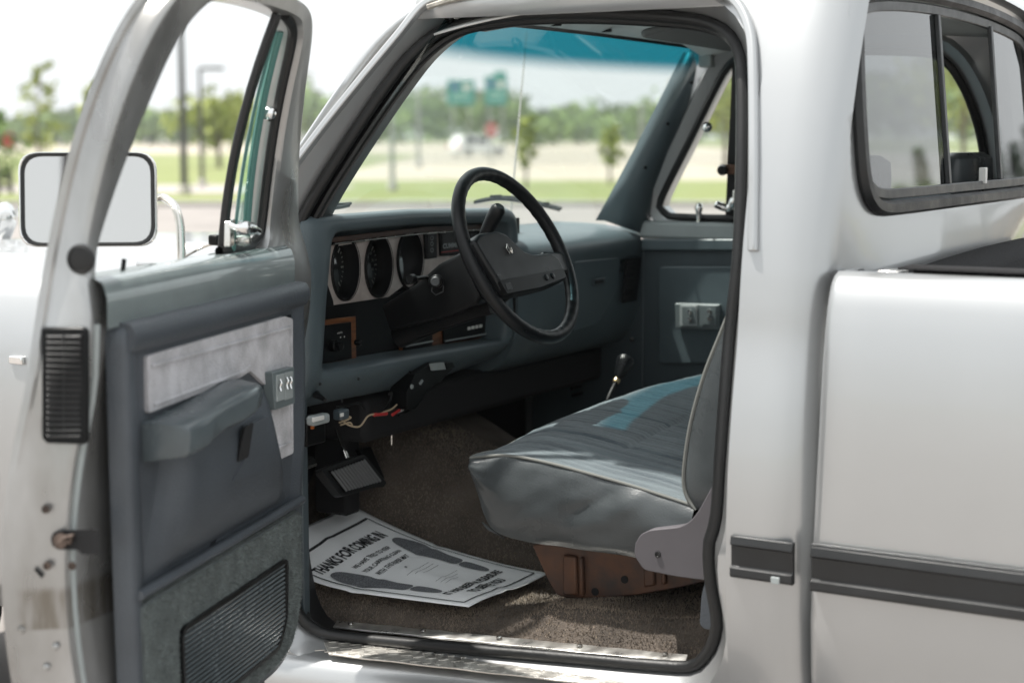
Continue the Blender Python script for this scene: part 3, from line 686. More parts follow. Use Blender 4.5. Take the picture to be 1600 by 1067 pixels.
# far door trim
def fx(u, v, off): return X(u, v, WID-.08-off)
tp = rnd([fx(1007, 376, 0), fx(1175, 376, 0), fx(1175, 640, 0), fx(1007, 640, 0)], .015)
prism('far_door_panel', tp, V3(-.014, 0, 0), 'dashlow', T, bevel=.006)
prism('far_armrest_roll', rnd([fx(1006, 373, .012), fx(1178, 373, .012), fx(1178, 391, .012), fx(1006, 391, .012)], .006), V3(-.022, 0, 0), 'dash', T, bevel=.008)
ins = rnd([fx(1030, 416, .016), fx(1170, 416, .016), fx(1170, 568, .016), fx(1030, 568, .016)], .02)
prism('far_door_insert', ins, V3(-.008, 0, 0), 'dash', T, bevel=.006)
box('far_ledge', V3(WID-.075, .50, 1.283), (.022, .52, .026), 'lightplastic', T, bevel=.01)
sw = rnd([fx(1058, 473, .026), fx(1128, 475, .026), fx(1128, 515, .026), fx(1060, 512, .026)], .004)
swp = prism('switch_plate', sw, V3(-.018, 0, 0), 'switch', T, bevel=.004)
for u in (1077, 1108):
    prism('switch_bezel', rnd([fx(u-14, 477, .0445), fx(u+13, 477, .0445), fx(u+13, 509, .0445), fx(u-14, 509, .0445)], .003), V3(-.004, 0, 0), 'lightplastic' if u == 1077 else 'switch', swp, bevel=.001)
    prism('switch_well', rnd([fx(u-11, 480, .049), fx(u+10, 480, .049), fx(u+10, 506, .049), fx(u-11, 506, .049)], .003), V3(-.001, 0, 0), 'switch', swp, bevel=0)
    for dv in (-6, 5): lathe('toggle', [(.006, 0), (.0075, .005), (.005, .010)], fx(u+1, 493+dv, .05), (-1, 0, .2), 'chrome', swp, 12)
box('far_kick_panel', V3(WID-.075, 1.13, .82), (.02, .19, .40), 'dashlow', T, bevel=.005)
lathe('kick_screw', [(.007, 0), (.006, .005)], fx(988, 531, .02), (-1, 0, 0), 'nickel', T, 10)
box('far_cab_side', V3(WID-.035, .55, .78), (.03, .90, .42), 'paint', T, bevel=.01)
# rear inner wall, firewall, near kick panel
box('cab_rear_trim', V3(.87, -.10, .93), (.78, .012, .44), 'dashlow', T, bevel=.01)
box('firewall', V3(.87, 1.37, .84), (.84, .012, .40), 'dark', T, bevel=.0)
box('kick_panel', V3(.095, 1.19, .80), (.012, .17, .36), 'dashlow', T, bevel=.004)
box('cowl', V3(.87, 1.31, 1.262), (.80, .17, .012), 'paint', T, bevel=.01)

# ---- floor: carpet with toe board, hump and pile
def sillz(y): return .522-.062*y
def floorz(x, y):
    z = .512+.062*sstep(.66, .36, y)+.04*sstep(.25, .0, y)
    z += .0  + .52*max(0, y-1.04)**1.35*(.9+.1*sstep(.2, .5, x))
    hw = lerp(.20, .30, sstep(.3, 1.2, y)); hh = lerp(.09, .27, sstep(.45, 1.25, y)); a = abs(x-.90)
    z = z+hh*(1-sstep(hw*.45, hw*1.45, a))
    z = lerp(sillz(y)-.004, z, sstep(.172, .235, x))
    z += .0035*noise.noise(V3(x*9, y*9, 0))+.006*noise.noise(V3(x*3.5, y*4, 3))
    z += .014*math.exp(-((y-.47-.25*(x-.2))/.022)**2)*(sstep(.16, .2, x)-sstep(.3, .36, x))
    return z
loops = [[Vector((x, y, floorz(x, y))) for x in [.15+.0125*i for i in range(122)]] for y in [-.08+.0125*j for j in range(117)]]
V_, F_ = loft(loops, False); fl = mk('carpet', V_, F_, 'carpet', T, smooth=180)
g = G(); rg = random.Random(11)
for i in range(64000):
    x = .183+.73*rg.random()**1.25; y = -.02+1.32*rg.random()
    p = V3(x, y, floorz(x, y)); a = rg.random()*6.283; l = rg.uniform(.004, .0085); t_ = V3(rg.gauss(0, .5), rg.gauss(0, .5), 1).normalized()*l; s_ = V3(math.cos(a), math.sin(a), 0)*.0011
    k = len(g.V); g.V += [p-s_, p+s_, p+t_]; g.F.append((k, k+1, k+2))
me = bpy.data.meshes.new('carpet_pile'); me.from_pydata([tuple(v) for v in g.V], [], g.F); me.materials.append(M['pile'])
o = bpy.data.objects.new('carpet_pile', me); COL.objects.link(o); par(o, T); o['kind'] = 'stuff'
# sill: scuff plate, tread plate, rocker
def strip(name, a, b, m, th=.004, n=24, bevel=.001, **k):
    lo = [[lerp(a[0], a[1], i/n)+V3(0, 0, .0007*math.sin(i*1.9)), lerp(b[0], b[1], i/n)+V3(0, 0, .0007*math.sin(i*1.3+1))] for i in range(n+1)]
    V_, F_ = loft(lo, False); return mk(name, V_, F_, m, T, solid=th, bevel=bevel, **k)
ss = lambda x, y, dz: V3(x, y, sillz(y)+dz)
sp_ = strip('scuff_plate', (ss(.178, 1.0, .008), ss(.172, .135, .014)), (ss(.142, .985, .004), ss(.138, .125, .008)), 'alum')
for k in range(5):
    p = ss(.160, lerp(.95, .18, k/4), .0115+.004*k/4); lathe('scuff_screw', [(.007, 0), (.006, .003), (.002, .004)], p, (-.2, 0, 1), 'nickel', T, 10)
g = G(); 
strip('sill_tread', (ss(.083, .97, -.008), ss(.083, .165, -.006)), (ss(.010, .90, -.014), ss(.010, .14, -.012)), 'tread')
g = G(); rg = random.Random(5)
for i in range(48):
    for j in range(3):
        y = lerp(.935, .18, (i+.5*(j % 2))/48); x = lerp(.022, .070, j/2); p = ss(x, y, lerp(-.0105, -.0050, j/2)); a = R(45 if (i+j) % 2 else -45)
        g.add(*boxg(p, V3(math.cos(a), math.sin(a), 0)*.009, V3(-math.sin(a), math.cos(a), 0)*.0018, V3(0, 0, .0008)))
g.build('tread_pattern', 'tread', T, smooth=0, kind='stuff')
# sill body under the plates
lo = []
for k in range(21):
    y = lerp(1.06, .03, k/20); z = sillz(y)
    lo.append([V3(.19, y, z-.012), V3(.10, y, z-.012), V3(.04, y, z-.022), V3(.012, y, z-.030), V3(-.004, y, z-.050), V3(-.012, y, z-.095), V3(.01, y, z-.150), V3(.05, y, z-.165)])
V_, F_ = loft(lo, False); mk('rocker_panel', V_, F_, 'paint', T, smooth=50)
p = X(1127, 726, .06); lathe('door_striker', [(.006, -.03), (.006, 0), (.013, .001), (.013, .010), (.006, .012), (.006, .020), (.010, .021), (.010, .028)], p+V3(0, -.02, 0), (-.55, .83, 0), 'brass', T, 14)
P = [X(u, v, .135) for u, v in [(1093, 975), (1096, 930), (1108, 885), (1118, 905), (1128, 960), (1124, 985), (1100, 982)]]
prism('sill_end_trim', rnd(P, .008), V3(.02, 0, 0), 'dplast', T, bevel=.004)
P = [X(u, v, .13) for u, v in [(1166, 395), (1158, 455), (1148, 530), (1136, 640), (1129, 725), (1128, 800), (1150, 800), (1180, 600), (1190, 395)]]
prism('seat_belt', P, V3(.006, 0, 0), 'trimblack', T, bevel=.001)

# ---- dashboard
dw = rnd([Yp(470, 338, 1.0), Yp(640, 326, 1.0), Yp(803, 324, 1.0), Yp(812, 420, 1.0), Yp(795, 560, 1.0), Yp(700, 603, 1.0), Yp(560, 630, 1.0), Yp(467, 650, 1.0)], [.035, .0, .035, .02, .03, .01, .01, .02], 6)
ow = rnd([Yp(521, 364, 1.0), Yp(650, 352, 1.0), Yp(796, 348, 1.0), Yp(792, 440, 1.0), Yp(786, 531, 1.0), Yp(640, 554, 1.0), Yp(503, 578, 1.0), Yp(511, 470, 1.0)], [.03, 0, .03, 0, .012, 0, .012, 0], 6)
cD = V3(.53, 1.0, 1.2)
dwd = resample(dw, 1200); NB = 140; owr = resample(ow, NB); dwr = match(owr, dwd, cD)
def sc(loop, f, y, dz=0): return [Vector((cD.x+(p.x-cD.x)*f, y, cD.z+(p.z-cD.z)*f+dz)) for p in loop]
def tob(loop, y, t):                                 # move a loop towards the back, its top rising to the glass
    return [Vector((p.x, y, p.z)) for p in loop]
def mixl(a, b, t): return [p.lerp(q, t) for p, q in zip(a, b)]
def sety(l, f): return [Vector((p.x, f(p), p.z)) for p in l]
lowy = lambda p, y: y+.05*sstep(1.04, .94, p.z)      # the bottom edge tucks forward
lp = [[Vector((min(max(p.x, .13), .97), 1.14, min(p.z, 1.275))) for p in dwr], [Vector((min(max(p.x, .085), .985), lowy(p, 1.030), min(p.z, 1.365))) for p in dwr], sety(mixl(dwr, owr, .04), lambda p: lowy(p, 1.008)), sety(mixl(dwr, owr, .16), lambda p: lowy(p, .992)), sety(mixl(dwr, owr, .5), lambda p: lowy(p, .986)),
      sety(mixl(dwr, owr, .86), lambda p: lowy(p, .992)), sety(mixl(dwr, owr, .97), lambda p: 1.000), sety(owr, lambda p: 1.012), sety(sc(owr, .985, 0), lambda p: 1.09)]
V_, F_ = loft(lp, True); DASH = mk('dashboard', V_, F_, 'dash', T, smooth=60)
# passenger side of the dash
prof = [(1.24, 1.30), (1.12, 1.298), (1.02, 1.290), (.975, 1.280), (.952, 1.262), (.945, 1.235), (.952, 1.205), (.968, 1.19), (.968, 1.17), (.955, 1.155), (.958, 1.06), (.985, .985), (1.03, .945), (1.10, .935), (1.24, .95)]
prof = [(p.x, p.y) for p in smoothc([V3(a, b, 0) for a, b in prof])]
xs = [.955+.0, 1.0, 1.1, 1.25, 1.4, 1.55, 1.64, 1.668]
lo = [[V3(x, y+(.02 if i in (0,) else 0)+(.01 if i == 7 else 0), z-(.008 if i == 7 else 0)) for y, z in prof] for i, x in enumerate(xs)]
V_, F_ = loft(lo, False, False); Fc = F_+[tuple(range(len(prof))), tuple(range(len(V_)-len(prof), len(V_)))]
mk('passenger_dash', V_, Fc, 'dash', DASH, smooth=60)
gb = rnd([Yp(893, 408, .953), Yp(966, 402, .953), Yp(962, 450, .953), Yp(932, 508, .953), Yp(893, 520, .953)], .02)
gbt = [p+V3(0, .012*max(0, (1.08-p.z)/.1), 0) for p in gb]
prism('glove_box_door', gbt, V3(0, -.007, 0), 'dash', DASH, bevel=.005)
box('glove_box_latch', Yp(936, 440, .943), (.034, .006, .010), 'dashlow', DASH, bevel=.003); box('latch_slot', Yp(936, 440, .938), (.024, .003, .005), 'dark', DASH, bevel=.001)
va = rnd([Yp(977, 404, .945), Yp(1000, 402, .945), Yp(993, 470, .945), Yp(971, 474, .945)], .006)
prism('side_vent', va, V3(0, -.006, 0), 'black', DASH, bevel=.002)
for k in range(7): box('vent_slat', Yp(986-k*1.2, 412+k*9, .936), (.026, .003, .004), 'dark', DASH, bevel=.001)
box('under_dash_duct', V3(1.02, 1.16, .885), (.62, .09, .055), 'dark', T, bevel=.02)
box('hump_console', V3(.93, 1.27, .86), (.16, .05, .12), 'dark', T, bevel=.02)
for k in range(5): box('vent_slat', Yp(897+k*1.2, 572+k*11, 1.10), (.030, .004, .005), 'black', T, bevel=.001)
# cluster back plate and faces
YB = 1.066
bp = sc(owr, 1.0, YB+.045); mk('cluster_backing', [p for p in bp], [tuple(range(len(bp)))], 'black', DASH, smooth=0)
bz = [Yp(u, v, YB-.006) for u, v in [(505, 388), (600, 373), (690, 360), (760, 352), (768, 380), (760, 432), (690, 440), (630, 446), (606, 464), (505, 479)]]

wood = [Yp(u, v, 1.04) for u, v in [(520, 371), (660, 355), (790, 349), (790, 356), (660, 363), (520, 379)]]
prism('wood_strip', wood, V3(0, .006, 0), 'darkwood', DASH, bevel=.001)
tube('bright_strip', [Yp(522, 381, 1.045), Yp(660, 365, 1.045), Yp(780, 357, 1.045)], .0022, 'nickel', DASH, 6)
GA = [((540, 420), .050, .069), ((592, 416.5), .052, .069), ((641, 405), .052, .067)]
for gi, ((u, v), rx, rz) in enumerate(GA):
    c = Yp(u, v, YB-.010); 
    el = lambda f, y, dx=0: [Vector((c.x+rx*f*math.cos(2*math.pi*k/40), y, c.z+rz*f*math.sin(2*math.pi*k/40))) for k in range(40)]
    V_, F_ = loft([el(1.09, YB-.0065), el(1.08, YB-.011), el(1.03, YB-.013), el(1.0, YB-.010), el(.97, YB+.032)], True)
    gr = mk('gauge_housing', V_, F_, 'black', DASH, smooth=35)
    V_, F_ = tubeg(el(1.06, YB-.0145), .0008, 6, True); mk('gauge_ring', V_, F_, 'black', gr)
    mk('gauge_dial', el(1.0, YB+.030), [tuple(range(40))], 'gface', gr, smooth=0)
    l_ = [Vector((p.x, p.y+.02*(p.x-c.x)+.10*(p.z-c.z)-.010, p.z)) for p in el(.985, YB+.026)]
    mk('gauge_lens', l_, [tuple(range(40))], 'lens', gr, smooth=0)
    g = G()
    for k in range(25):
        a = R(225-270*k/24); r0 = .80 if k % 4 else .70
        d = V3(math.cos(a)*rx, 0, math.sin(a)*rz); t_ = V3(-math.sin(a), 0, math.cos(a))*(.0011 if k % 4 else .0019); q = V3(c.x, YB+.0285, c.z)
        g.add([q+d*r0-t_, q+d*r0+t_, q+d*.9+t_, q+d*.9-t_], [(0, 1, 2, 3)])
    g.build('gauge_marks', 'tick', gr, smooth=0)
    q = V3(c.x, YB+.027, c.z)
    box('gauge_needle', q+V3(-.012, 0, -.014), (.020, .0006, .0012), 'red' if gi else 'tick', gr, (V3(.65, 0, .76), V3(0, 1, 0), V3(-.76, 0, .65)), bevel=0)
    if gi == 1:
        for k, s_ in enumerate(('10', '20', '30', '40', '50', '60', '70', '80')):
            a = R(225-270*(k+1)/9); text('dial_numeral', s_, lambda x, y, z, a=a: q+V3(math.cos(a)*rx*.58+x, .001, math.sin(a)*rz*.58+y-.003), .010, 'tick', gr, align='CENTER')
def plate(name, outer, holes, off, m, parent):
    bm = bmesh.new(); E = []
    for lp_ in [outer]+holes:
        vs = [bm.verts.new(p) for p in lp_]
        for i in range(len(vs)): E.append(bm.edges.new((vs[i-1], vs[i])))
    bmesh.ops.triangle_fill(bm, edges=E, use_beauty=True, use_dissolve=False)
    me = bpy.data.meshes.new(name); bm.to_mesh(me); bm.free(); me.materials.append(M[m])
    o = bpy.data.objects.new(name, me); COL.objects.link(o); par(o, parent)
    md = o.modifiers.new('solid', 'SOLIDIFY'); md.thickness = off; md.offset = 0
    return o
hl_ = []
for (u, v), rx, rz in GA:
    c = Yp(u, v, YB-.010); hl_.append([V3(c.x+rx*1.04*math.cos(2*math.pi*k/40), YB-.006, c.z+rz*1.04*math.sin(2*math.pi*k/40)) for k in range(40)])
plate('gauge_bezel', rnd(bz, .004), hl_, .003, 'bezel', DASH)
prism('cluster_lower_panel', [Yp(u, v, YB+.006) for u, v in [(500, 474), (606, 462), (690, 438), (800, 425), (800, 560), (500, 590)]], V3(0, .004, 0), 'black', DASH, bevel=.001)
prism('cluster_side_panel', [Yp(u, v, YB+.006) for u, v in [(755, 345), (812, 340), (812, 430), (755, 436)]], V3(0, .004, 0), 'black', DASH, bevel=.001)
# left end small panel, warning panels
prism('side_switch_panel', [Yp(u, v, YB-.012) for u, v in [(508, 432), (521, 470), (522, 478), (505, 480)]], V3(0, .004, 0), 'black', DASH, bevel=.001)
for (a, b, c_, d_) in ((664, 363, 683, 405), (687, 362, 752, 400)):
    pf = prism('warning_panel', [Yp(a, b+1.5, YB-.014), Yp(c_, b-1, YB-.014), Yp(c_, d_-2, YB-.014), Yp(a+2, d_, YB-.014)], V3(0, .006, 0), 'black', DASH, bevel=.001)
    prism('warning_lens', [Yp(a+4, b+5, YB-.0155), Yp(c_-3, b+3, YB-.0155), Yp(c_-3, d_-6, YB-.0155), Yp(a+5, d_-4, YB-.0155)], V3(0, .001, 0), mat('smoked_lens', (.030, .030, .030), .25), pf, bevel=0)
o_ = Yp(692, 388.5, YB-.0175); k_ = Yp(720, 385.2, YB-.0175)-o_
text('panel_lettering', 'CUMMINS', lambda x, y, z: o_+V3(x, 0, y), .0165, 'lightplastic', DASH, bold=.0006, sx=1.25)
V_, F_ = boxg(o_+V3(.04, .0012, -.009), V3(.045, 0, 0), V3(0, .0005, 0), V3(0, 0, .0008)); mk('red_underline', V_, F_, 'red', DASH, smooth=0)
for k, vv in enumerate((372, 381, 391)):
    c = Yp(675, vv, YB-.017); tube('warning_symbol', [c+V3(.006*math.cos(a_*math.pi/5), 0, .005*math.sin(a_*math.pi/5)) for a_ in range(10)], .0007, 'lightplastic', DASH, 4, True)
# headlamp panel with wood surround
wp = prism('headlamp_panel', [Yp(u, v, YB-.006) for u, v in [(503, 500), (556, 494), (557, 566), (501, 577)]], V3(0, .004, 0), 'wood', DASH, bevel=.001)
prism('headlamp_plate', [Yp(u, v, YB-.012) for u, v in [(504, 509), (549, 503), (550, 560), (504, 568)]], V3(0, .005, 0), 'black', DASH, bevel=.001)
lathe('headlamp_knob', [(.014, 0), (.014, .012), (.011, .014), (.010, .026), (.004, .028)], Yp(519, 540, YB-.014), (0, -1, 0), 'black', DASH, 16)
lathe('dimmer_knob', [(.007, 0), (.007, .012), (.004, .016)], Yp(556, 535, YB-.010), (0, -1, 0), 'black', DASH, 12)
o_ = Yp(527, 522, YB-.0135); text('switch_lettering', 'LIGHTS', lambda x, y, z: o_+V3(x, 0, y), .006, 'tick', DASH)
for u, v in ((532, 527), (538, 526)): lathe('indicator', [(.0016, 0), (.001, .001)], Yp(u, v, YB-.0125), (0, -1, 0), 'tick', DASH, 8)
# radio and heater strip
prism('radio_surround', [Yp(u, v, YB-.006) for u, v in [(625, 522), (780, 494), (784, 528), (625, 553)]], V3(0, .004, 0), 'wood', DASH, bevel=.001)
prism('radio_face', [Yp(u, v, YB-.012) for u, v in [(692, 497), (765, 484), (766, 524), (694, 537)]], V3(0, .005, 0), 'black', DASH, bevel=.001)
prism('heater_face', [Yp(u, v, YB-.012) for u, v in [(632, 520), (676, 512), (676, 540), (632, 547)]], V3(0, .005, 0), 'black', DASH, bevel=.001)
for k in range(4): box('radio_button', Yp(733+k*6, 513-k*1.2, YB-.015), (.006, .002, .004), 'white', DASH, bevel=.001)
for a in ((634, 541, 676, 533), (696, 533, 764, 521)): tube('heater_lever', [Yp(a[0], a[1], YB-.016), Yp(a[2], a[3], YB-.016)], .0022, 'lightplastic', DASH, 6)
box('ash_tray', Yp(806, 478, .99), (.018, .01, .045), 'black', DASH, bevel=.004)
# dash top behind the cluster hood

# ---- steering wheel and column
WC = V3(.42, .67, 1.293); TW = R(27); EX = V3(1, 0, 0); EW = V3(0, math.sin(TW), math.cos(TW)); EN = EX.cross(EW)
EN = EN if EN.y < 0 else -EN
ring = []; NR = 144; RW = .200
for k in range(NR):
    a = 2*math.pi*k/NR; ring.append((WC+EX*math.cos(a)*RW+EW*math.sin(a)*RW, a))
loops = []
for p, a in ring:
    rad = EX*math.cos(a)+EW*math.sin(a); l = []
    grip = .0005*math.sin(a*40)
    for j in range(14):
        b = 2*math.pi*j/14; r_ = .0155+(grip if math.cos(b) < -.2 else 0); l.append(p+rad*math.cos(b)*r_+EN*math.sin(b)*r_*1.0)
    loops.append(l)
V_, F_ = loft(loops, True, True); SW = mk('steering_wheel', V_, F_, 'wheel', T, smooth=70)
def wpl(u, v, off): return onpl(u, v, WC+EN*off, EN)
pad = [wpl(u, v, .030) for u, v in [(741, 376), (750, 364), (778, 360), (793, 366), (806, 379), (820, 392), (836, 397), (862, 394), (874, 402), (884, 424), (886, 436), (868, 444), (836, 452), (800, 458), (789, 456), (775, 432), (756, 402)]]
prism('horn_pad', rnd(pad, .008, 3), EN*-.045, 'wheel', SW, bevel=.016, bseg=4)
bar = [wpl(u, v, .033) for u, v in [(781, 438), (880, 419), (886, 433), (845, 449), (793, 459)]]
prism('horn_bar', rnd(bar, .004, 3), EN*-.03, 'black', SW, bevel=.003)
for u, v in ((853, 434), (863, 431.5)): lathe('cruise_button', [(.0075, 0), (.0075, .003), (.005, .004)], wpl(u, v, .032), EN, 'wheel', SW, 14)
prism('cruise_switch', [wpl(u, v, .034) for u, v in [(789, 443), (798, 441), (802, 452), (793, 454)]], EN*-.002, 'wheel', SW, bevel=.001)
for sgn in (-1, 1):                                  # spokes towards the rim
    p0 = WC+EX*sgn*.09+EW*-.03+EN*.008; p1 = WC+EX*sgn*RW*.97+EW*-.035
    V_, F_ = sweep([p0, p0.lerp(p1, .5), p1], [(-.026, -.008), (.026, -.008), (.026, .008), (-.026, .008)], False, EN); mk('spoke', V_, F_, 'wheel', SW, bevel=.006)
# emblem: a pentagon outline with a five-point star of lines
ec = wpl(796, 390, .0325); pent = [ec+EX*.0115*math.sin(2*math.pi*k/5)+EW*.0125*math.cos(2*math.pi*k/5) for k in range(5)]
tube('emblem', pent, .0014, 'nickel', SW, 6, True)
for p in pent: tube('emblem_ray', [ec+(p-ec)*.15, ec+(p-ec)*.85], .0011, 'nickel', SW, 5)
AX = -EN
lathe('wheel_hub', [(.030, .0), (.046, .008), (.056, .04), (.062, .085), (.056, .10)], WC+EW*-.020, AX, 'black', T, 28)
EW = V3(0, math.sin(R(21)), math.cos(R(21))); EN = V3(0, -math.cos(R(21)), math.sin(R(21))); AX = -EN
# column shroud: tapered box
def cbox(d, w, h0, h1): 
    c = WC+AX*d; return [c+EX*-w+EW*h0, c+EX*w+EW*h0, c+EX*w+EW*h1, c+EX*-w+EW*h1]
sh = [cbox(.095, .052, -.070, .040), cbox(.105, .058, -.078, .046), cbox(.17, .058, -.080, .040), cbox(.24, .052, -.074, .020), cbox(.36, .040, -.06, .005)]
V_, F_ = loft([rnd(l, .012, 3) for l in sh], True, False, True, True); CLM = mk('column_shroud', V_, F_, 'black', T, smooth=35)
lathe('column_tube', [(.028, .20), (.028, .37)], WC+EW*-.060, (AX-EW*.04), 'black', T, 18)
# lower column cover
lo = [[p+EW*-.05 for p in rnd(cbox(d, w_, a_, b_), .008, 2)] for d, w_, a_, b_ in ((.10, .022, -.055, -.02), (.16, .030, -.050, -.02), (.30, .030, -.045, -.01))]
V_, F_ = loft(lo, True, False, True, True); mk('column_cover', V_, F_, 'black', T, smooth=35)
# stalks, ignition, hazard, gear lever
c = WC+AX*.13+EX*-.068+EW*-.015
lathe('ignition_lock', [(.016, -.004), (.016, .008), (.013, .010), (.013, .030), (.010, .034)], onpl(683, 440, WC+EX*-.058, EX), (-1, -.35, .1), 'black', T, 18)
ig = onpl(683, 440, WC+EX*-.078, EX); lathe('ignition_face', [(.0115, 0), (.009, .003)], ig+V3(-.013, -.004, .001), (-1, -.35, .1), 'frame', T, 16)
tube('key_ring', [onpl(u, v, WC+EX*-.085, EX) for u, v in [(676, 446), (674, 455), (681, 461), (692, 456), (693, 447)]], .0014, 'frame', T, 6)
q0 = onpl(668, 434, WC+EX*-.058, EX); q1 = onpl(640, 436, WC+EX*-.13, EX)
tube('turn_signal_stalk', [q0+V3(.03, .01, 0), q0.lerp(q1, .5), q0.lerp(q1, .72), q1.lerp(q0, .2), q1], [.005, .005, .006, .011, .010], 'black', T, 10)
q1 = onpl(771, 328, WC+EX*.10+AX*.05, EN); q0 = WC+AX*.10+EX*.055+EW*.045
q1 = q0+V3(.035, -.0, .148)
q1 = onpl(781, 322, V3(0, .70, 0), V3(0, 1, 0)); q0 = onpl(752, 378, V3(0, .755, 0), V3(0, 1, 0))
tube('gear_lever', [q0, q0.lerp(q1, .3), q0.lerp(q1, .65), q0.lerp(q1, .92), q1], [.011, .015, .018, .017, .011], 'wheel', T, 14)
# ---- under-dash clutter: brake controller, wires, pedals
def yy(u, v, y): return Yp(u, v, y)
bcA = [yy(u, v, .985) for u, v in [(636, 612), (648, 585), (676, 566), (700, 566), (708, 576), (690, 594), (672, 606), (650, 640), (636, 640)]]
BC = prism('brake_controller', rnd(bcA, .004), V3(.0, .05, 0), 'black', T, bevel=.003)
prism('controller_display', rnd([yy(u, v, .980) for u, v in [(672, 568), (694, 566), (697, 577), (675, 579)]], .002), V3(0, .004, 0), 'lightplastic', BC, bevel=.001)
prism('controller_knob', rnd([yy(u, v, .978) for u, v in [(696, 567), (707, 566), (711, 574), (700, 577)]], .002), V3(0, .010, 0), 'black', BC, bevel=.002)
lathe('controller_screw', [(.006, 0), (.005, .003)], yy(643, 604, .983), (0, -1, 0), 'lightplastic', BC, 12)
box('controller_mark', yy(658, 597, .983), (.007, .002, .003), 'lightplastic', BC, (V3(.8, 0, .5), V3(0, 1, 0), V3(-.5, 0, .8)), bevel=0)
tube('bracket', [yy(u, v, 1.0) for u, v in [(640, 580), (648, 598), (656, 610)]], .002, 'black', BC, 6)
tube('controller_cable', smoothc([yy(u, v, 1.0) for u, v in [(690, 594), (676, 600), (660, 620), (640, 640), (622, 648)]]), .004, 'black', BC, 8)
def wirep(P, m, r=.0022, y=1.01): return tube('wire', smoothc([yy(u, v, y) for u, v in P]), r, m, T, 6)
wirep([(533, 655), (545, 664), (562, 666), (575, 650), (590, 646), (610, 640), (620, 632)], 'wire'); wirep([(530, 660), (542, 656), (548, 652), (540, 650)], 'wire')
wirep([(532, 664), (546, 660), (550, 664)], 'wire'); wirep([(570, 640), (560, 630), (540, 634), (524, 636)], 'black'); wirep([(584, 648), (600, 640), (610, 625), (612, 612)], 'black')
wirep([(584, 648), (604, 646)], 'red', .0045); wirep([(613, 648), (624, 641)], 'red', .004); wirep([(616, 646), (630, 640)], 'white', .003); wirep([(628, 641), (646, 620), (660, 600)], 'black', .003)
wirep([(612, 650), (612, 695)], 'nickel', .0018, 1.12); wirep([(462, 686), (469, 684)], 'wire', .002)
box('parking_brake_handle', yy(497, 655, .985), (.030, .012, .011), 'lightplastic', T, bevel=.006); box('handle_face', yy(497, 654, .970), (.020, .003, .005), 'white', T, bevel=.002)
box('hood_release', yy(533, 647, 1.0), (.017, .012, .012), 'dashlow', T, bevel=.005); box('release_mark', yy(534, 648, .986), (.006, .002, .004), 'white', T, bevel=.001)
box('fuse_block', yy(480, 672, 1.02), (.035, .025, .03), 'black', T, bevel=.004); box('orange_fuse', yy(488, 666, .992), (.004, .003, .006), mat('fuse_orange', (.45, .12, .02), .5), T, bevel=.001)
tube('choke_knob', [yy(494, 616, 1.02), yy(497, 618, .985), yy(508, 625, .95)], [.010, .007, .004], 'black', T, 10)
for u, v in ((560, 592), (608, 615), (534, 626), (500, 600)): lathe('dash_screw', [(.004, 0), (.003, .002)], yy(u, v, .985), (0, -1, 0), 'dark', T, 8)
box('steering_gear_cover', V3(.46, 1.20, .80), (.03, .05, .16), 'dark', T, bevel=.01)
# brake pedal
PB = [yy(u, v, 1.08) for u, v in [(512, 735), (580, 710), (606, 756), (534, 776)]]
pn = (PB[1]-PB[0]).cross(PB[3]-PB[0]).normalized(); pn = pn if pn.y < 0 else -pn
tilt = [PB[0]+V3(0, .02, 0), PB[1]+V3(0, .02, 0), PB[2], PB[3]]
BP = prism('brake_pedal', rnd(tilt, .012), V3(0, .022, -.006), 'rubber', T, bevel=.006)
c0 = sum(tilt, Vector())/4
inn = [c0.lerp(p, .80)+V3(0, -.004, .001) for p in tilt]
prism('pedal_pad', rnd(inn, .004), V3(0, .004, 0), 'black', BP, bevel=.001)
g = G()
for k in range(12):
    t = (k+.5)/12; a = inn[0].lerp(inn[1], t).lerp(inn[3].lerp(inn[2], t), .06); b = inn[0].lerp(inn[1], t).lerp(inn[3].lerp(inn[2], t), .94)
    g.add(*tubeg([a+V3(0, -.001, 0), b+V3(0, -.001, 0)], .0034, 6))
g.build('pedal_ribs', mat('rib_rubber_glint', (.17, .172, .175), .3), BP)  # rubber grey raised so the colour itself carries the ribs' reflected glint
tube('pedal_arm', smoothc([yy(543, 715, 1.10), yy(538, 702, 1.11), yy(533, 690, 1.13), yy(526, 668, 1.16), yy(523, 640, 1.20)]), .007, 'nickel', BP, 10, flat=.6)
prism('accelerator_pedal', rnd([yy(u, v, 1.13) for u, v in [(562, 704), (580, 697), (600, 742), (602, 760), (588, 762)]], .006), V3(0, .015, 0), 'black', T, bevel=.003)
PK = [yy(u, v, 1.13) for u, v in [(455, 712), (490, 714), (497, 727), (472, 736), (455, 735)]]
pk = prism('parking_brake_pedal', rnd(PK, .008), V3(0, .02, -.004), 'nickel', T, bevel=.004)
c1 = sum(PK, Vector())/5; prism('pedal_pad', rnd([c1.lerp(p, .82)+V3(-.003, -.006, .006) for p in PK], .006), V3(0, .006, 0), 'rubber', pk, bevel=.002)
g = G()
for k in range(6):
    t = (k+.5)/6; a = PK[0].lerp(PK[4], t)+V3(0, -.007, .006); b = PK[1].lerp(PK[3], t)+V3(-.012, -.007, .006); g.add(*tubeg([a, b], .0022, 5))
g.build('pedal_ribs', 'black', pk)
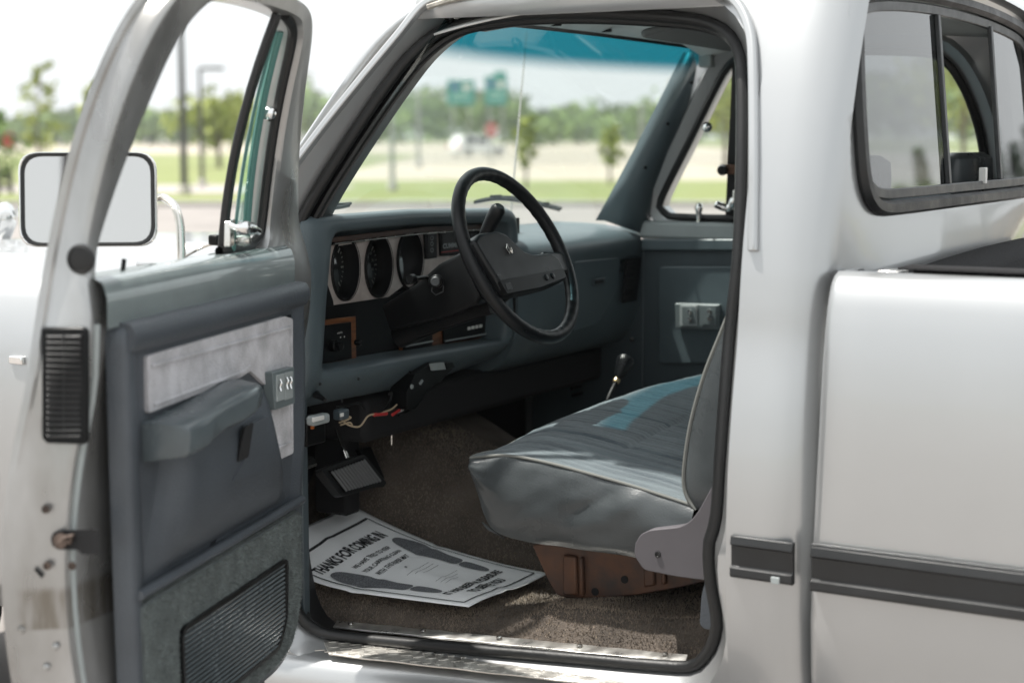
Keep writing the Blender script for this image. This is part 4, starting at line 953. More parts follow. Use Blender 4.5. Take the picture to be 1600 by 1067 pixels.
# ---- transfer case shifter
kb = yy(972, 575, .78); kn = yy(975, 570, .78); bt = yy(943, 640, .80); 
sh_ = tube('shift_lever', smoothc([bt+V3(-.03, .03, -.12), bt, bt.lerp(kb, .6), kb+V3(-.006, 0, -.012)]), .006, 'rubber', T, 10)
ax_ = (kb-bt).normalized(); lathe('shift_knob', [(.007, -.034), (.014, -.020), (.017, -.004), (.023, .014), (.024, .026), (.019, .034), (.006, .037)], kb, ax_, 'wheel', sh_, 22)
lathe('knob_collar', [(.0095, 0), (.010, .008), (.008, .012)], kb-ax_*.044, ax_, 'brass', sh_, 16)
lathe('shift_boot', [(.07, -.02), (.05, .02), (.018, .06), (.009, .10)], bt+V3(-.03, .03, -.13), ax_, 'rubber', sh_, 18)

# ---- bench seat
SXL, SXR = .20, 1.56
sidep = [X(u, v, SXL) for u, v in [(735, 716), (790, 712), (850, 722), (920, 740), (1000, 763), (1086, 791)]]
topz = [(p.y, p.z) for p in sidep][::-1]
def edgez(y): return table(topz, y)
botp = [X(u, v, SXL) for u, v in [(737, 730), (744, 760), (757, 805), (778, 833), (835, 848), (920, 860), (1000, 872), (1086, 890)]]
ySf = sidep[0].y; ySr = sidep[-1].y
SEAT = empty('tmp', V3(0, 0, 0), 'x', 'x'); bpy.data.objects.remove(SEAT)
# cushion top
def cush(x, y):
    e_ = sstep(SXL, SXL+.16, x); z = edgez(y)+.030*e_*sstep(ySf+.0, ySf-.14, y)+.030*math.sin(math.pi*min(1, max(0, (x-SXL)/(SXR-SXL))))
    z -= .035*sstep(ySf-.05, ySf+.005, y)*e_*.4
    for xs_ in (.34, .56, .98, 1.22): z -= .0075*math.exp(-((x-xs_-.012*math.sin(y*5))/.007)**2)*sstep(ySf, ySf-.06, y)
    z -= .0075*math.exp(-((y-.36)/.007)**2)*sstep(.33, .35, x)
    z -= .0030*(1-abs(math.sin(math.pi*(x-SXL)/.0185)))**2*sstep(SXL+.03, SXL+.06, x)*sstep(ySf, ySf-.05, y)
    z += .004*noise.noise(V3(x*7, y*7, 1))+.0015*noise.noise(V3(x*30, y*8, 2))
    return z
ys = [ySf-.004-(ySf+.05)*j/72 for j in range(73)]; xs = [SXL+.004+(SXR-SXL-.008)*(i/450) for i in range(451)]
def front(x): return 0.016*math.sin(math.pi*(x-SXL)/(SXR-SXL))**.5
loops = []
for j, y in enumerate(ys): loops.append([V3(x, y+front(x)*sstep(.3, ySf, y), cush(x, y)) for x in xs])
# roll over the front edge
frs = []
for k, (dy, dz) in enumerate([(p.y-ySf-.004*i_, p.z-sidep[0].z) for i_, p in enumerate(botp[3::-1])]+[(.004, -.008)]):
    frs.append([V3(x, ys[0]+front(x)+dy, cush(x, ys[0])+dz) for x in xs])
V_, F_ = loft(loops, False); SEAT = mk('seat_cushion', V_, F_, 'fabric', T, smooth=180)
V_, F_ = loft(frs+[loops[0]], False); mk('cushion_front', V_, F_, 'vinyl', SEAT, smooth=180)
# side vinyl panel with wrinkles
topl = resample([p for p in sidep], 60, False); botl = resample(smoothc(botp), 60, False)
lo = []
for k in range(17):
    t = k/16; row = []
    for i, (a, b) in enumerate(zip(topl, botl)):
        p = a.lerp(b, t); bul = .022*math.sin(math.pi*t)**.7
        s_ = i/59; wr = .004*noise.noise(V3(s_*9+t*3, t*5, 4))+.009*math.exp(-((s_-.80+.25*t)/.05)**2)*math.exp(-((t-.28)/.25)**2)-.007*math.exp(-((s_-.70+.3*t)/.03)**2)*math.exp(-((t-.3)/.2)**2)
        p = Vector((SXL-bul-wr, p.y, p.z))
        if i == 0: p.x += .02*math.sin(math.pi*t)
        row.append(p)
    lo.append(row)
V_, F_ = loft(lo, False); mk('cushion_side', V_, F_, 'vinyl', SEAT, smooth=180)
tube('piping', smoothc([p+V3(-.001, 0, .001) for p in sidep]), .0034, 'piping', SEAT, 8)
tube('piping', [V3(x, ys[0]+front(x)+.003, cush(x, ys[0])-.001) for x in xs[::9]], .0034, 'piping', SEAT, 6)
# curled corner tag of vinyl under the front
prism('vinyl_flap', rnd([X(u, v, SXL+.002) for u, v in [(752, 815), (775, 832), (788, 842), (779, 836), (762, 828)]], .002), V3(.004, 0, 0), 'vinyl', SEAT, bevel=.001)
# backrest
bf = [X(u, v, SXL) for u, v in [(1090, 796), (1078, 780), (1071, 755), (1073, 715), (1083, 655), (1103, 585), (1128, 522), (1152, 462)]]
bf2 = smoothc(bf); top_ = V3(SXL, bf[-1].y-.045, 1.40)
bfl = bf2+[bf[-1].lerp(top_, .4), bf[-1].lerp(top_, .8), top_+V3(0, -.015, .02)]
back_ = [top_+V3(0, -.05, .03), top_+V3(0, -.10, .0), V3(SXL, -.07, 1.1), V3(SXL, -.02, .86), V3(SXL, .06, .80)]
outl = resample(bfl+back_, 90)
def binset(x):
    t = min((x-SXL), (SXR-x)); return t
lo = []
cB = V3(0, .0, 1.1)
for x, bl in ((SXL, -.008), (SXL+.03, .0), (SXL+.07, .010), (.5, .016), (.8, .018), (1.2, .016), (SXR-.05, .008), (SXR, -.008)):
    lo.append([V3(x, p.y+(bl if p.y > -.0 else 0), p.z+(bl*.5 if p.z > 1.38 else 0)) for p in outl])
V_, F_ = loft(lo, True, False, False, True); BK = mk('seat_back', V_, F_, 'fabric', T, smooth=60)
lo = [[V3(SXL-.001, p.y, p.z) for p in outl], [V3(SXL-.020, cB.y+(p.y-cB.y)*.86+.004, cB.z+(p.z-cB.z)*.97) for p in outl], [V3(SXL-.026, cB.y+(p.y-cB.y)*.5, cB.z+(p.z-cB.z)*.85) for p in outl]]
V_, F_ = loft(lo, True, False, False, True); mk('back_side', V_, F_, 'vinyl', BK, smooth=60)
tube('piping', [p+V3(-.002, .002, 0) for p in bfl], .005, 'piping', BK, 8)
for xc in (.52, 1.36):
    lo = []
    for k in range(9):
        t = k/8; wd = .145*(1-.25*max(0, t-.5)**2*4*.6)
        lo.append([V3(xc+wd*math.cos(a)*(abs(math.cos(a))**-.45 if abs(math.cos(a)) > .05 else 1)*(.8 if k == 8 else 1), -.075+.045*math.sin(a)*(.6 if k == 8 else 1), 1.40+.115*t) for a in [2*math.pi*i/28 for i in range(28)]])
    V_, F_ = loft(lo, True, False, True, True); mk('headrest', V_, F_, 'vinyl', BK, smooth=70, bevel=.01)
# hinge cover and riser
hc = [X(u, v, .150) for u, v in [(991, 868), (992, 850), (1000, 835), (1014, 828), (1062, 823), (1078, 815), (1092, 797), (1122, 742), (1128, 780), (1126, 902), (1108, 907), (1060, 901), (1005, 890)]]
HC = prism('seat_hinge_cover', rnd(hc, [.004, .006, .008, .008, .01, .015, .01, .01, 0, .01, .01, .01, .01], 4), V3(.045, 0, 0), 'mauve', T, bevel=.007, bseg=3)
lathe('cover_screw', [(.0065, 0), (.0065, .002), (.004, .0025), (.003, .001)], X(1028, 866, .149), (-1, 0, 0), 'rubber', HC, 14)
rp = [X(u, v, .33) for u, v in [(831, 851), (850, 849), (980, 866), (1120, 884), (1122, 904), (1060, 918), (990, 930), (930, 934), (884, 934), (868, 928), (852, 898)]]
RS = prism('seat_riser', rnd(rp, .006), V3(.06, 0, 0), 'rust', T, bevel=.004)
for (u0, u1, d_) in ((882, 903, .010), (909, 914, .014), (1008, 1024, .010), (1036, 1042, .012)):
    P = [X(u0, 858+(u0-830)*.13, .33), X(u1, 858+(u1-830)*.13, .33), X(u1+2, 929-max(0, u1-930)*.16, .33), X(u0, 929-max(0, u0-930)*.16, .33)]
    prism('riser_rib', P, V3(-d_, 0, 0), 'rust', RS, bevel=.006)
for u, v in ((930, 924), (976, 905)):
    lathe('riser_hole', [(.0085, 0), (.0085, .0015)], X(u, v, .329), (-1, 0, 0), 'dark', RS, 16)
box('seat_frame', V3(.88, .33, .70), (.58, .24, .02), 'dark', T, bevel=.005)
box('seat_riser', V3(1.43, .33, .63), (.02, .2, .07), 'rust', T, bevel=.004)

# ================================================================== OPEN DOOR
def dl(P): return [DW(*p) for p in P]
DOOR_sz = [(.26, .525), (.20, .60), (.16, .72), (.10, .86), (.05, 1.0), (.035, 1.12), (.035, 1.30), (.075, 1.40), (.145, 1.54), (.215, 1.68), (.262, 1.755), (.32, 1.797), (.42, 1.815), (.60, 1.822), (.78, 1.817), (.87, 1.797), (.925, 1.745), (.962, 1.66), (.985, 1.55), (1.0, 1.42), (1.016, 1.30), (1.034, 1.20), (1.056, 1.05), (1.064, .90), (1.062, .80), (1.052, .70), (1.03, .60), (.985, .52), (.90, .475), (.70, .46), (.45, .465), (.33, .485)]
oc = resample(smoothc([V3(s, z, 0) for s, z in DOOR_sz], closed=True), 200)      # (s, z) in a flat frame
holepx = [(167, 437), (250, 421), (342, 407), (412, 397)]
ho = [DPX(u, v, .082) for u, v in holepx]
hsz = [(.958, 1.338), (.75, 1.336), (.54, 1.336), (.36, 1.334), (.29, 1.336), (.250, 1.355), (.243, 1.40), (.262, 1.50), (.292, 1.62), (.318, 1.715), (.345, 1.752), (.40, 1.770), (.58, 1.778), (.74, 1.772), (.80, 1.745), (.842, 1.69), (.878, 1.59), (.918, 1.49), (.945, 1.42), (.962, 1.37)]
hc_ = resample(smoothc([V3(s, z, 0) for s, z in hsz], closed=True), 1200)
cd2 = V3(.60, 1.50, 0)
def match2(loop, ref, c):
    an = [math.atan2(q.y-c.y, q.x-c.x) for q in ref]; out = []
    for p in loop:
        a = math.atan2(p.y-c.y, p.x-c.x); i = min(range(len(ref)), key=lambda i: abs(math.atan2(math.sin(an[i]-a), math.cos(an[i]-a)))); out.append(ref[i])
    return out
hm = match2(oc, hc_, cd2)
def off2(loop, d):
    n = len(loop); c = sum(loop, Vector())/n; out = []
    for i in range(n):
        t = loop[(i+1) % n]-loop[i-1]; q = Vector((t.y, -t.x, 0)).normalized()
        if q.dot(loop[i]-c) > 0: q = -q
        out.append(loop[i]+q*(d(loop[i]) if callable(d) else d))
    return out
def wide(a, b): return lambda p: lerp(a, b, sstep(1.28, 1.12, p.y)*sstep(.9, 1.0, p.x))
thk = lambda z: lerp(.088, .058, sstep(1.25, 1.40, z))
def dloop(l, nf): return [DW(p.x, bx(p.y)+nf(p.y), p.y) for p in l]
o1 = off2(oc, .004); o2 = off2(oc, wide(.012, .034)); o3 = off2(oc, wide(.016, .038)); h1_ = [a.lerp(b, .92) for a, b in zip(oc, hm)]
lp = [dloop(oc, lambda z: .0), dloop(o1, lambda z: .010), dloop(off2(oc, .010), lambda z: .014), dloop(o2, lambda z: thk(z)-.016), dloop(o2, lambda z: thk(z)-.010), dloop(o3, lambda z: thk(z)-.002), dloop(off2(oc, wide(.022, .044)), lambda z: thk(z)), dloop([a.lerp(b, .9) for a, b in zip(off2(oc, wide(.022, .044)), hm)], lambda z: thk(z)+.002), dloop([a.lerp(b, .97) for a, b in zip(off2(oc, .022), hm)], lambda z: thk(z)-.004), dloop(hm, lambda z: thk(z)-.016), dloop(hm, lambda z: .008)]
V_, F_ = loft(lp, True, True); DOOR = mk('driver_door', V_, F_, 'inner_paint', T, smooth=35, label='open driver door with slate trim panel')
# outer skin edge hem, a light line along the rear edge
def dn(u, v, n): s, z = DP(u, v, n); return DW(s, n, z)
def dp_poly(P, n): return [dn(u, v, n) for u, v in P]
# belt ledge (painted) at the window sill
lo = []
for k in range(13):
    s = lerp(.985, .19, k/12); lo.append([DW(s, .020, 1.338), DW(s, .080, 1.340), DW(s, .094, 1.332), DW(s, .101, 1.310), DW(s, .100, 1.262)])
V_, F_ = loft(lo, False); mk('belt_ledge', V_, F_, 'ledge', DOOR, smooth=50)
# trim panel
pz = [(.955, 1.262), (.17, 1.262), (.165, 1.10), (.175, .95), (.20, .84), (.21, .62), (.26, .545), (.34, .52), (.85, .52), (.945, .55), (.952, .82)]
pp = rnd([V3(s, z, 0) for s, z in pz], [.015, .02, 0, 0, 0, .05, .04, .04, .04, .03, 0], 5)
prr = resample(pp, 160)
def ploop(l, n): return [DW(p.x, n, p.y) for p in l]
lp = [ploop(prr, .080), ploop(prr, .106), ploop(off2(prr, .004), .112), ploop(off2(prr, .012), .115), ploop(off2(prr, .030), .114), ploop(off2(prr, .045), .106), ploop(off2(prr, .055), .104)]
V_, F_ = loft(lp, True, False, False, True); PN = mk('trim_panel', V_, F_, 'dplast', DOOR, smooth=50)
# padded top roll of the panel
lo = []
for k in range(25):
    s = lerp(.945, .175, k/24); lo.append([DW(s, .10, 1.268), DW(s, .118, 1.266), DW(s, .126, 1.254), DW(s, .126, 1.236), DW(s, .118, 1.222), DW(s, .104, 1.216)])
V_, F_ = loft(lo, False); Fx = F_+[tuple(range(6)), tuple(range(len(V_)-6, len(V_)))]; mk('panel_top_roll', V_, Fx, 'dplast', DOOR, smooth=50)
# velour insert with stitched border
def insert(P, name, m, n0, n1, bev): return prism(name, rnd(dp_poly(P, n1), .006, 3), DN*(n0-n1), m, DOOR, bevel=bev)
IN = [(231, 556), (446, 494), (458, 498), (459, 708), (421, 726), (427, 612), (392, 580), (376, 590), (233, 646)]
insert(IN, 'velour_insert', 'insert', .103, .112, .004)
for P in ([(236, 572), (452, 512)], [(240, 632), (378, 582), (390, 572)], [(454, 512), (455, 690), (426, 704)]):
    tube('insert_seam', [dn(u, v, .1125) for u, v in P], .0035, 'insert', DOOR, 6)
# lower moulded swell under the armrest
lo = []
for z, n0 in ((1.09, .104), (1.06, .120), (1.02, .134), (.98, .140), (.94, .139), (.90, .132), (.87, .120), (.845, .104)):
    t = (z-.845)/.245; s1 = lerp(.905, .80, t); s0 = lerp(.262, .350, min(1, t*1.6)); row = []
    for k in range(29):
        f = k/28; e_ = min(1, f/.16, (1-f)/.10); e_ = e_*e_*(3-2*e_); row.append(DW(lerp(s1, s0, f), lerp(.1035, n0, e_), z))
    lo.append(row)
V_, F_ = loft(lo, False); mk('panel_swell', V_, F_, 'dplast', DOOR, smooth=80)
# armrest: lofted along s
arm = []
for s_, n1, zt, zb in ((.889, .182, 1.099, 1.050), (.886, .188, 1.100, 1.049), (.82, .191, 1.104, 1.050), (.77, .184, 1.107, 1.056), (.72, .181, 1.111, 1.062), (.66, .187, 1.117, 1.066), (.61, .190, 1.121, 1.072), (.575, .185, 1.123, 1.077), (.548, .166, 1.120, 1.080), (.530, .138, 1.112, 1.082)):
    arm.append([DW(s_, .104, zt+.002), DW(s_, .135, zt+.004), DW(s_, n1-.012, zt), DW(s_, n1-.003, zt-.005), DW(s_, n1, zt-.013), DW(s_, n1-.004, zb+.006), DW(s_, n1-.012, zb), DW(s_, .13, zb-.008), DW(s_, .104, zb-.012)])
V_, F_ = loft(arm, True, False, True, True); AR = mk('armrest', V_, F_, 'armpad', DOOR, smooth=42, bevel=.003)
prism('armrest_gap', rnd(dp_poly([(338, 612), (372, 597), (390, 598), (368, 606), (345, 614)], .135), .003), DN*-.02, 'dark', DOOR, bevel=.001)
# pull pocket
prism('pull_pocket', rnd(dp_poly([(388, 664), (420, 650), (412, 735), (364, 752), (372, 735), (381, 722)], .142), .006), DN*-.012, 'dplast', DOOR, bevel=.003)
prism('pocket_hollow', rnd(dp_poly([(383, 668), (397, 660), (389, 714), (373, 722)], .1435), .004), DN*-.006, 'dark', DOOR, bevel=.002)
# switch plate on the door
SWD = prism('window_switches', rnd(dp_poly([(426, 582), (460, 573), (461, 630), (430, 641)], .128), .003), DN*-.022, 'switch', DOOR, bevel=.003)
for (a, b) in ((433, 445), (446, 458)):
    prism('switch_bezel', rnd(dp_poly([(a, 586-(a-433)*.27), (b, 583-(a-433)*.27), (b, 624-(a-433)*.2), (a, 628-(a-433)*.2)], .1305), .002), DN*-.004, 'lightplastic', DOOR, bevel=.001)
for u, v in ((438, 602), (448.5, 599), (454, 598)):
    tube('switch_lever', smoothc([dn(u-.5, v-9, .134), dn(u+1.5, v-4, .137), dn(u-.5, v+2, .135), dn(u+1, v+9, .137)]), .0026, 'chrome', DOOR, 8)
# ridge and lower carpet
tube('panel_ridge', [DW(s, .116, .834) for s in (.94, .7, .45, .215)], .011, 'dplast', DOOR, 10, flat=.8)
cz = rnd([V3(s, z, 0) for s, z in [(.935, .818), (.222, .818), (.225, .64), (.27, .56), (.35, .535), (.84, .535), (.925, .57)]], [.02, .01, .02, .04, .04, .04, .03], 5)
cl_ = resample(cz, 120)
V_, F_ = loft([ploop(cl_, .104), ploop(off2(cl_, .004), .116), ploop(off2(cl_, .016), .120)], True, False, False, True); mk('door_carpet', V_, F_, 'dcarpet', DOOR, smooth=50)
gl_ = [V3(s, z, 0) for s, z in [(.805, .742), (.315, .742), (.325, .62), (.37, .572), (.80, .572)]]
def inpoly(x, y, P):
    c = False; n = len(P)
    for i in range(n):
        a, b = P[i], P[i-1]
        if (a.y > y) != (b.y > y) and x < (b.x-a.x)*(y-a.y)/(b.y-a.y)+a.x: c = not c
    return c
g = G(); rg = random.Random(9); cin = off2(cl_, .006)
while len(g.F) < 30000:
    s, z = rg.uniform(.2, .95), rg.uniform(.53, .82)
    if not inpoly(s, z, cl_) or (inpoly(s, z, gl_)): continue
    p = DW(s, .118 if inpoly(s, z, cin) else .110, z); t_ = (DN+DD*rg.gauss(0, .5)+V3(0, 0, rg.gauss(-.3, .5))).normalized()*rg.uniform(.004, .008); a = rg.random()*6.28
    s_ = (DD*math.cos(a)+V3(0, 0, math.sin(a)))*.0012; k = len(g.V); g.V += [p-s_, p+s_, p+t_]; g.F.append((k, k+1, k+2))
me = bpy.data.meshes.new('door_carpet_pile'); me.from_pydata([tuple(v) for v in g.V], [], g.F); me.materials.append(M['dpile'])
o = bpy.data.objects.new('door_carpet_pile', me); COL.objects.link(o); par(o, DOOR); o['kind'] = 'stuff'
gr_ = resample(rnd(gl_, .02), 80); SPK = None
V_, F_ = loft([ploop(gr_, .118), ploop(gr_, .127), ploop(off2(gr_, .008), .127), ploop(off2(gr_, .010), .121)], True, False, False, True); mk('speaker_grille', V_, F_, 'black', DOOR, smooth=40)
g = G(); z = .582
while z < .735:
    s0 = .335 if z > .62 else lerp(.375, .337, (z-.572)/.05); g.add(*tubeg([DW(.795, .124, z), DW(s0, .124, z)], .0028, 5)); z += .0088
g.build('grille_ribs', 'armpad', DOOR)
# ---- shut face details
def sp(u, v, s): n, z = DS(u, v, s); return DW(s, n, z)
def se(z): return table([(.5, .97), (.6, 1.016), (.7, 1.040), (.9, 1.053), (1.05, 1.046), (1.2, 1.025), (1.3, 1.008), (1.4, .992)], z)
def shp(u, v, d=0):
    s = 1.0
    for i in range(10): n, z = DS(u, v, s); s = .5*s+.5*(se(z)+.001-sstep(1.28, 1.12, z)*(.024*min(1, max(0, (n-bx(z)-.012)/.060))-.006))
    return DW(s+d, n, z)
gf = [(66, 514), (72, 511), (132, 511), (138, 517), (138, 688), (133, 694), (74, 692), (67, 684)]
P = [shp(u, v, .004) for u, v in gf]; prism('pressure_vent', P, DD*-.010, 'black', DOOR, bevel=.003)
P = [shp(u, v, .0045) for u, v in [(74, 521), (131, 521), (131, 684), (76, 684)]]; prism('vent_hollow', P, DD*-.001, 'dark', DOOR, bevel=0)
for k in range(18):
    v = 526+k*9.1; a, b = shp(77, v, .0065), shp(129, v, .0065); V_, F_ = tubeg([a, b], .0024, 6); mk('vent_slat', V_, F_, 'trimblack', DOOR)
tube('vent_rib', [shp(103, 521, .008), shp(104, 684, .008)], .0018, 'trimblack', DOOR, 6)
lathe('rubber_plug', [(.023, 0), (.023, .003), (.019, .005), (.018, .003), (.010, .004)], shp(128, 405, .002), DD, 'rubber', DOOR, 24)
lt = [(80, 840), (84, 831), (95, 828), (155, 826), (156, 866), (128, 865), (122, 858), (92, 858), (82, 852)]
prism('latch_opening', rnd([shp(u, v, .0015) for u, v in lt], .003), DD*-.002, 'dark', DOOR, bevel=0)
lathe('latch_claw', [(.012, 0), (.012, .006), (.005, .007)], shp(98, 843, .003), DD, 'claw', DOOR, 14)
tube('latch_claw', [shp(90, 852, .006), shp(105, 838, .008), shp(118, 834, .008), shp(112, 846, .008)], .004, 'claw', DOOR, 8)
for u, v in ((73, 795), (75, 883), (114, 883)): lathe('latch_screw', [(.0068, 0), (.0062, .003), (.003, .003), (.0025, .001)], shp(u, v, .002), DD, 'claw', DOOR, 14)
prism('drain_slot', [shp(u, v, .002) for u, v in [(54, 889), (58, 886), (69, 898), (66, 903)]], DD*-.001, 'dark', DOOR, bevel=0)
for u, v in ((86, 1010), (72, 1042), (34, 984)): lathe('sheet_dimple', [(.006, -.001), (.004, .003), (.001, .004)], shp(u, v, 0), DD, 'inner_paint', DOOR, 12)
# rear weather strips
tube('door_weatherstrip', [DW(se(z)-.022-.022*sstep(1.28, 1.12, z), bx(z)+thk(z)+.001, z) for z in [.55+.04*k for k in range(19)]], .006, 'lightplastic', DOOR, 8)
# ---- door glass, vent window, hardware
def gl(l, nf): return [DW(p.x, bx(p.y)+nf, p.y) for p in l]
bar0 = DPX(437, 22, .045); bar1 = DPX(350, 408, .045)
BT = V3(*bar0, 0); BB = V3(*bar1, 0)
def spt(s, z, nf): return DW(s, bx(z)+nf, z)
barc = [spt(lerp(BB.x, BT.x, t)-.035*math.sin(math.pi*t)*0+.012*math.sin(math.pi*t), lerp(BB.y, BT.y, t), .040) for t in [k/10 for k in range(11)]]
V_, F_ = sweep(barc, [(-.011, -.005), (-.004, -.008), (.004, -.008), (.011, -.005), (.011, .007), (-.011, .007)], False, DN); mk('vent_bar', V_, F_, 'rubber', DOOR, bevel=.003)
# vent rubber follows the front part of the hole
vf = [p for p in [V3(s, z, 0) for s, z in hsz[3:12]]]; vf = smoothc(vf)
tube('vent_rubber', [spt(p.x+.012, p.y, .044) if p.y > 1.36 else spt(p.x+.004, p.y+.012, .044) for p in vf], .0095, 'rubber', DOOR, 8)
tube('vent_sill_rubber', [spt(s, 1.345, .046) for s in (BB.x, .45, .36, .29)], .009, 'rubber', DOOR, 8)
vg = [spt(p.x+.01, p.y, .030) for p in vf if p.y > 1.335]+[spt(BT.x-.01, BT.y-.012, .030), spt(BB.x-.008, 1.34, .030)]
# opened vent pane: swung about its upright pivot, so it shows edge on in front
piv = [spt(lerp(.300, .372, t), lerp(1.352, 1.72, t), .036) for t in (0, 1)]
fpt = [spt(lerp(.262, .37, t), lerp(1.352, 1.745, t), .030) for t in [k/8 for k in range(9)]]
bpt = [spt(lerp(BB.x, BT.x, t)-.012, lerp(1.352, 1.745, t), .030) for t in [k/8 for k in range(9)]]
axis = (piv[1]-piv[0]).normalized(); rot = Matrix.Rotation(R(14), 4, axis)
def rv(p): return piv[0]+rot @ (p-piv[0])
VGp = [rv(p) for p in fpt]+[rv(p) for p in bpt[::-1]]
mk('vent_glass', VGp, [tuple(range(len(VGp)))], 'greenglass', DOOR, smooth=0)
tube('vent_glass_edge', VGp, .0035, 'edge', DOOR, 6, True)
tube('vent_glass_frame', [p for p in [rv(q) for q in fpt]], .008, 'edge', DOOR, 8)
lathe('vent_pivot', [(.004, -.01), (.014, -.006), (.015, .004), (.010, .012), (.003, .014)], dn(419, 178, .10), (DN+DD*.6), 'chrome', DOOR, 16)
lh = dn(370, 360, .085)
tube('vent_handle', smoothc([dn(360, 352, .080), dn(372, 356, .095), dn(384, 356, .105), dn(396, 358, .100), dn(404, 362, .09)]), [.006]*6+[.014]*6+[.012]*6+[.008]*6+[.006], 'chrome', DOOR, 10)
prism('vent_catch', rnd(dp_poly([(360, 346), (368, 342), (366, 384), (359, 386)], .075), .003), DN*-.012, 'nickel', DOOR, bevel=.003)
lathe('vent_pin', [(.010, -.012), (.011, .004), (.007, .014)], dn(380, 376, .08), DN, 'nickel', DOOR, 14)
tube('lock_button', [dn(190, 440, .050), dn(194, 405, .050)], .0042, 'black', DOOR, 8)
box('mirror_bracket_end', dn(338, 375, -.03), (.012, .012, .01), 'black', DOOR, bevel=.004)
# ---- mirror
mc = dn(138, 312, -.22); MNo = V3(-.80, -.585, .13).normalized(); MH = V3(0, 0, 1).cross(MNo).normalized(); MU = MNo.cross(MH)
if MH.dot(RT) < 0: MH = -MH
hw_, hh_ = .1275, .089
sh0 = [mc+MH*a*hw_+MU*b*hh_ for a, b in ((-1, 1), (1, 1), (1, -1), (-1, -1))]
def mloop(f, d): return [mc+(p-mc)*f+MNo*d for p in resample(rnd(sh0, .036, 8), 80)]
V_, F_ = loft([mloop(.55, -.062), mloop(.80, -.050), mloop(.97, -.022), mloop(1.0, -.004), mloop(1.0, .004), mloop(.98, .008), mloop(.955, .006), mloop(.95, .001)], True, False, True, False); MIR = mk('door_mirror', V_, F_, 'chrome', DOOR, smooth=50)
V_, F_ = loft([mloop(.965, .0065), mloop(.955, .0085), mloop(.915, .0075), mloop(.905, .002)], True); mk('mirror_gasket', V_, F_, 'rubber', DOOR, smooth=60)
l_ = mloop(.93, .003); mk('mirror_glass', l_, [tuple(range(len(l_)))], 'mirror', DOOR, smooth=0)
ap = [dn(283, 408, -.075), dn(283, 385, -.078), dn(281, 350, -.085), dn(274, 325, -.10), dn(262, 313, -.13), dn(248, 309, -.17), mc+MNo*-.05+MH*.05]
tube('mirror_arm', smoothc(ap), .0085, 'nickel', DOOR, 12)
lathe('mirror_arm_foot', [(.022, 0), (.020, .006), (.011, .010)], dn(283, 409, -.075)-V3(0, 0, .006), (0, 0, 1), 'nickel', DOOR, 16)
tube('mirror_brace', smoothc([dn(283, 404, -.075), dn(305, 392, -.09), dn(330, 382, -.06), dn(345, 384, -.03)]), .003, 'nickel', DOOR, 8)

# ================================================================== HOOD, FENDER, COWL
def hoodz(x, y):
    a = abs(x-.87)/.80; return 1.262-.030*max(0, (y-1.5)/1.3)**1.5-.05*max(0, a-.70)**1.6*8+.014*(1-sstep(.34, .42, a))-.05*sstep(2.55, 2.8, y)
ysd = [1.30+.06*k for k in range(27)]; lo = [[V3(x, y, hoodz(x, y)) for x in [.06+.054*i for i in range(31)]] for y in ysd]
V_, F_ = loft(lo, False); mk('hood', V_, F_, 'paint', T, smooth=60, solid=.004)
lo = []
for y in [1.10+.06*k for k in range(30)]:
    ar = max(0, .43**2-(y-2.50)**2)**.5; zb = max(.42, .42+ar)
    row = [V3(.06, y, hoodz(.06, y)-.006), V3(.022, y, 1.215)]
    for k in range(7):
        z = lerp(1.18, zb, k/6); row.append(V3(bx(z)-.004-.012*sstep(1.6, 2.0, y), y, z))
    lo.append(row)
V_, F_ = loft(lo, False); FN = mk('front_fender', V_, F_, 'paint', T, smooth=60, solid=.003)
P = [V3(bx(z)-.022, y, z) for y, z in ((1.83, .860), (2.04, .860), (2.04, .79), (1.83, .79))]
prism('fender_moulding', P, V3(.008, 0, 0), 'trimblack', FN, bevel=.003)
p = X(28, 562, -.045); box('fender_badge', p+V3(-.004, 0, 0), (.006, .022, .010), 'chrome', FN, bevel=.004)
box('far_fender', V3(1.72, 1.95, .95), (.03, .80, .24), 'paint', T, bevel=.03)
box('nose', V3(.87, 2.84, .98), (.80, .05, .22), 'paint', T, bevel=.04)
# hood ornament at the nose: a curved horned head in chrome, only its edge shows
oc_ = onpl(4, 352, V3(.80, 2.66, 1.25), HF); OR = lathe('hood_ornament', [(.022, -.05), (.030, -.02), (.040, .02), (.036, .05), (.018, .075), (.004, .082)], oc_+V3(0, 0, -.01), (0, -.25, 1), 'chrome', T, 18)
for s_ in (-1, 1):
    tube('ornament_horn', [oc_+V3(s_*(.02+.045*math.sin(t*.9)), .02*t-.05, .04-.05*t+.03*math.sin(t*2)) for t in [k*.3 for k in range(8)]], [.014-.0013*k for k in range(8)], 'chrome', OR, 8)
# wipers, antenna
def wiper(P, y, name='wiper'):
    o = tube(name, smoothc([Yp(u, v, y) for u, v in P]), .005, 'black', T, 6)
    return o
for P, y in (([(742, 316), (775, 311), (812, 314), (850, 322), (874, 328)], 1.24), ([(484, 331), (505, 327), (530, 324), (545, 321)], 1.16)):
    W_ = wiper(P, y); a, b = Yp(*P[0], y), Yp(*P[-1], y)
    tube('wiper_blade', smoothc([Yp(u+3, v-4+abs(i-2)*1.0, y+.02) for i, (u, v) in enumerate(P)]), .004, 'rubber', W_, 6)
    for k in (1, 2, 3) if len(P) > 4 else (1, 2): box('wiper_clip', Yp(P[k][0], P[k][1]-3, y+.01), (.022, .008, .006), 'black', W_, bevel=.002)
a0 = Yp(797, 345, 1.40); a1 = Yp(823, 50, 1.36)
AN = tube('antenna', [a0, a0.lerp(a1, .5), a1], [.0035, .0028, .002], 'nickel', T, 8)
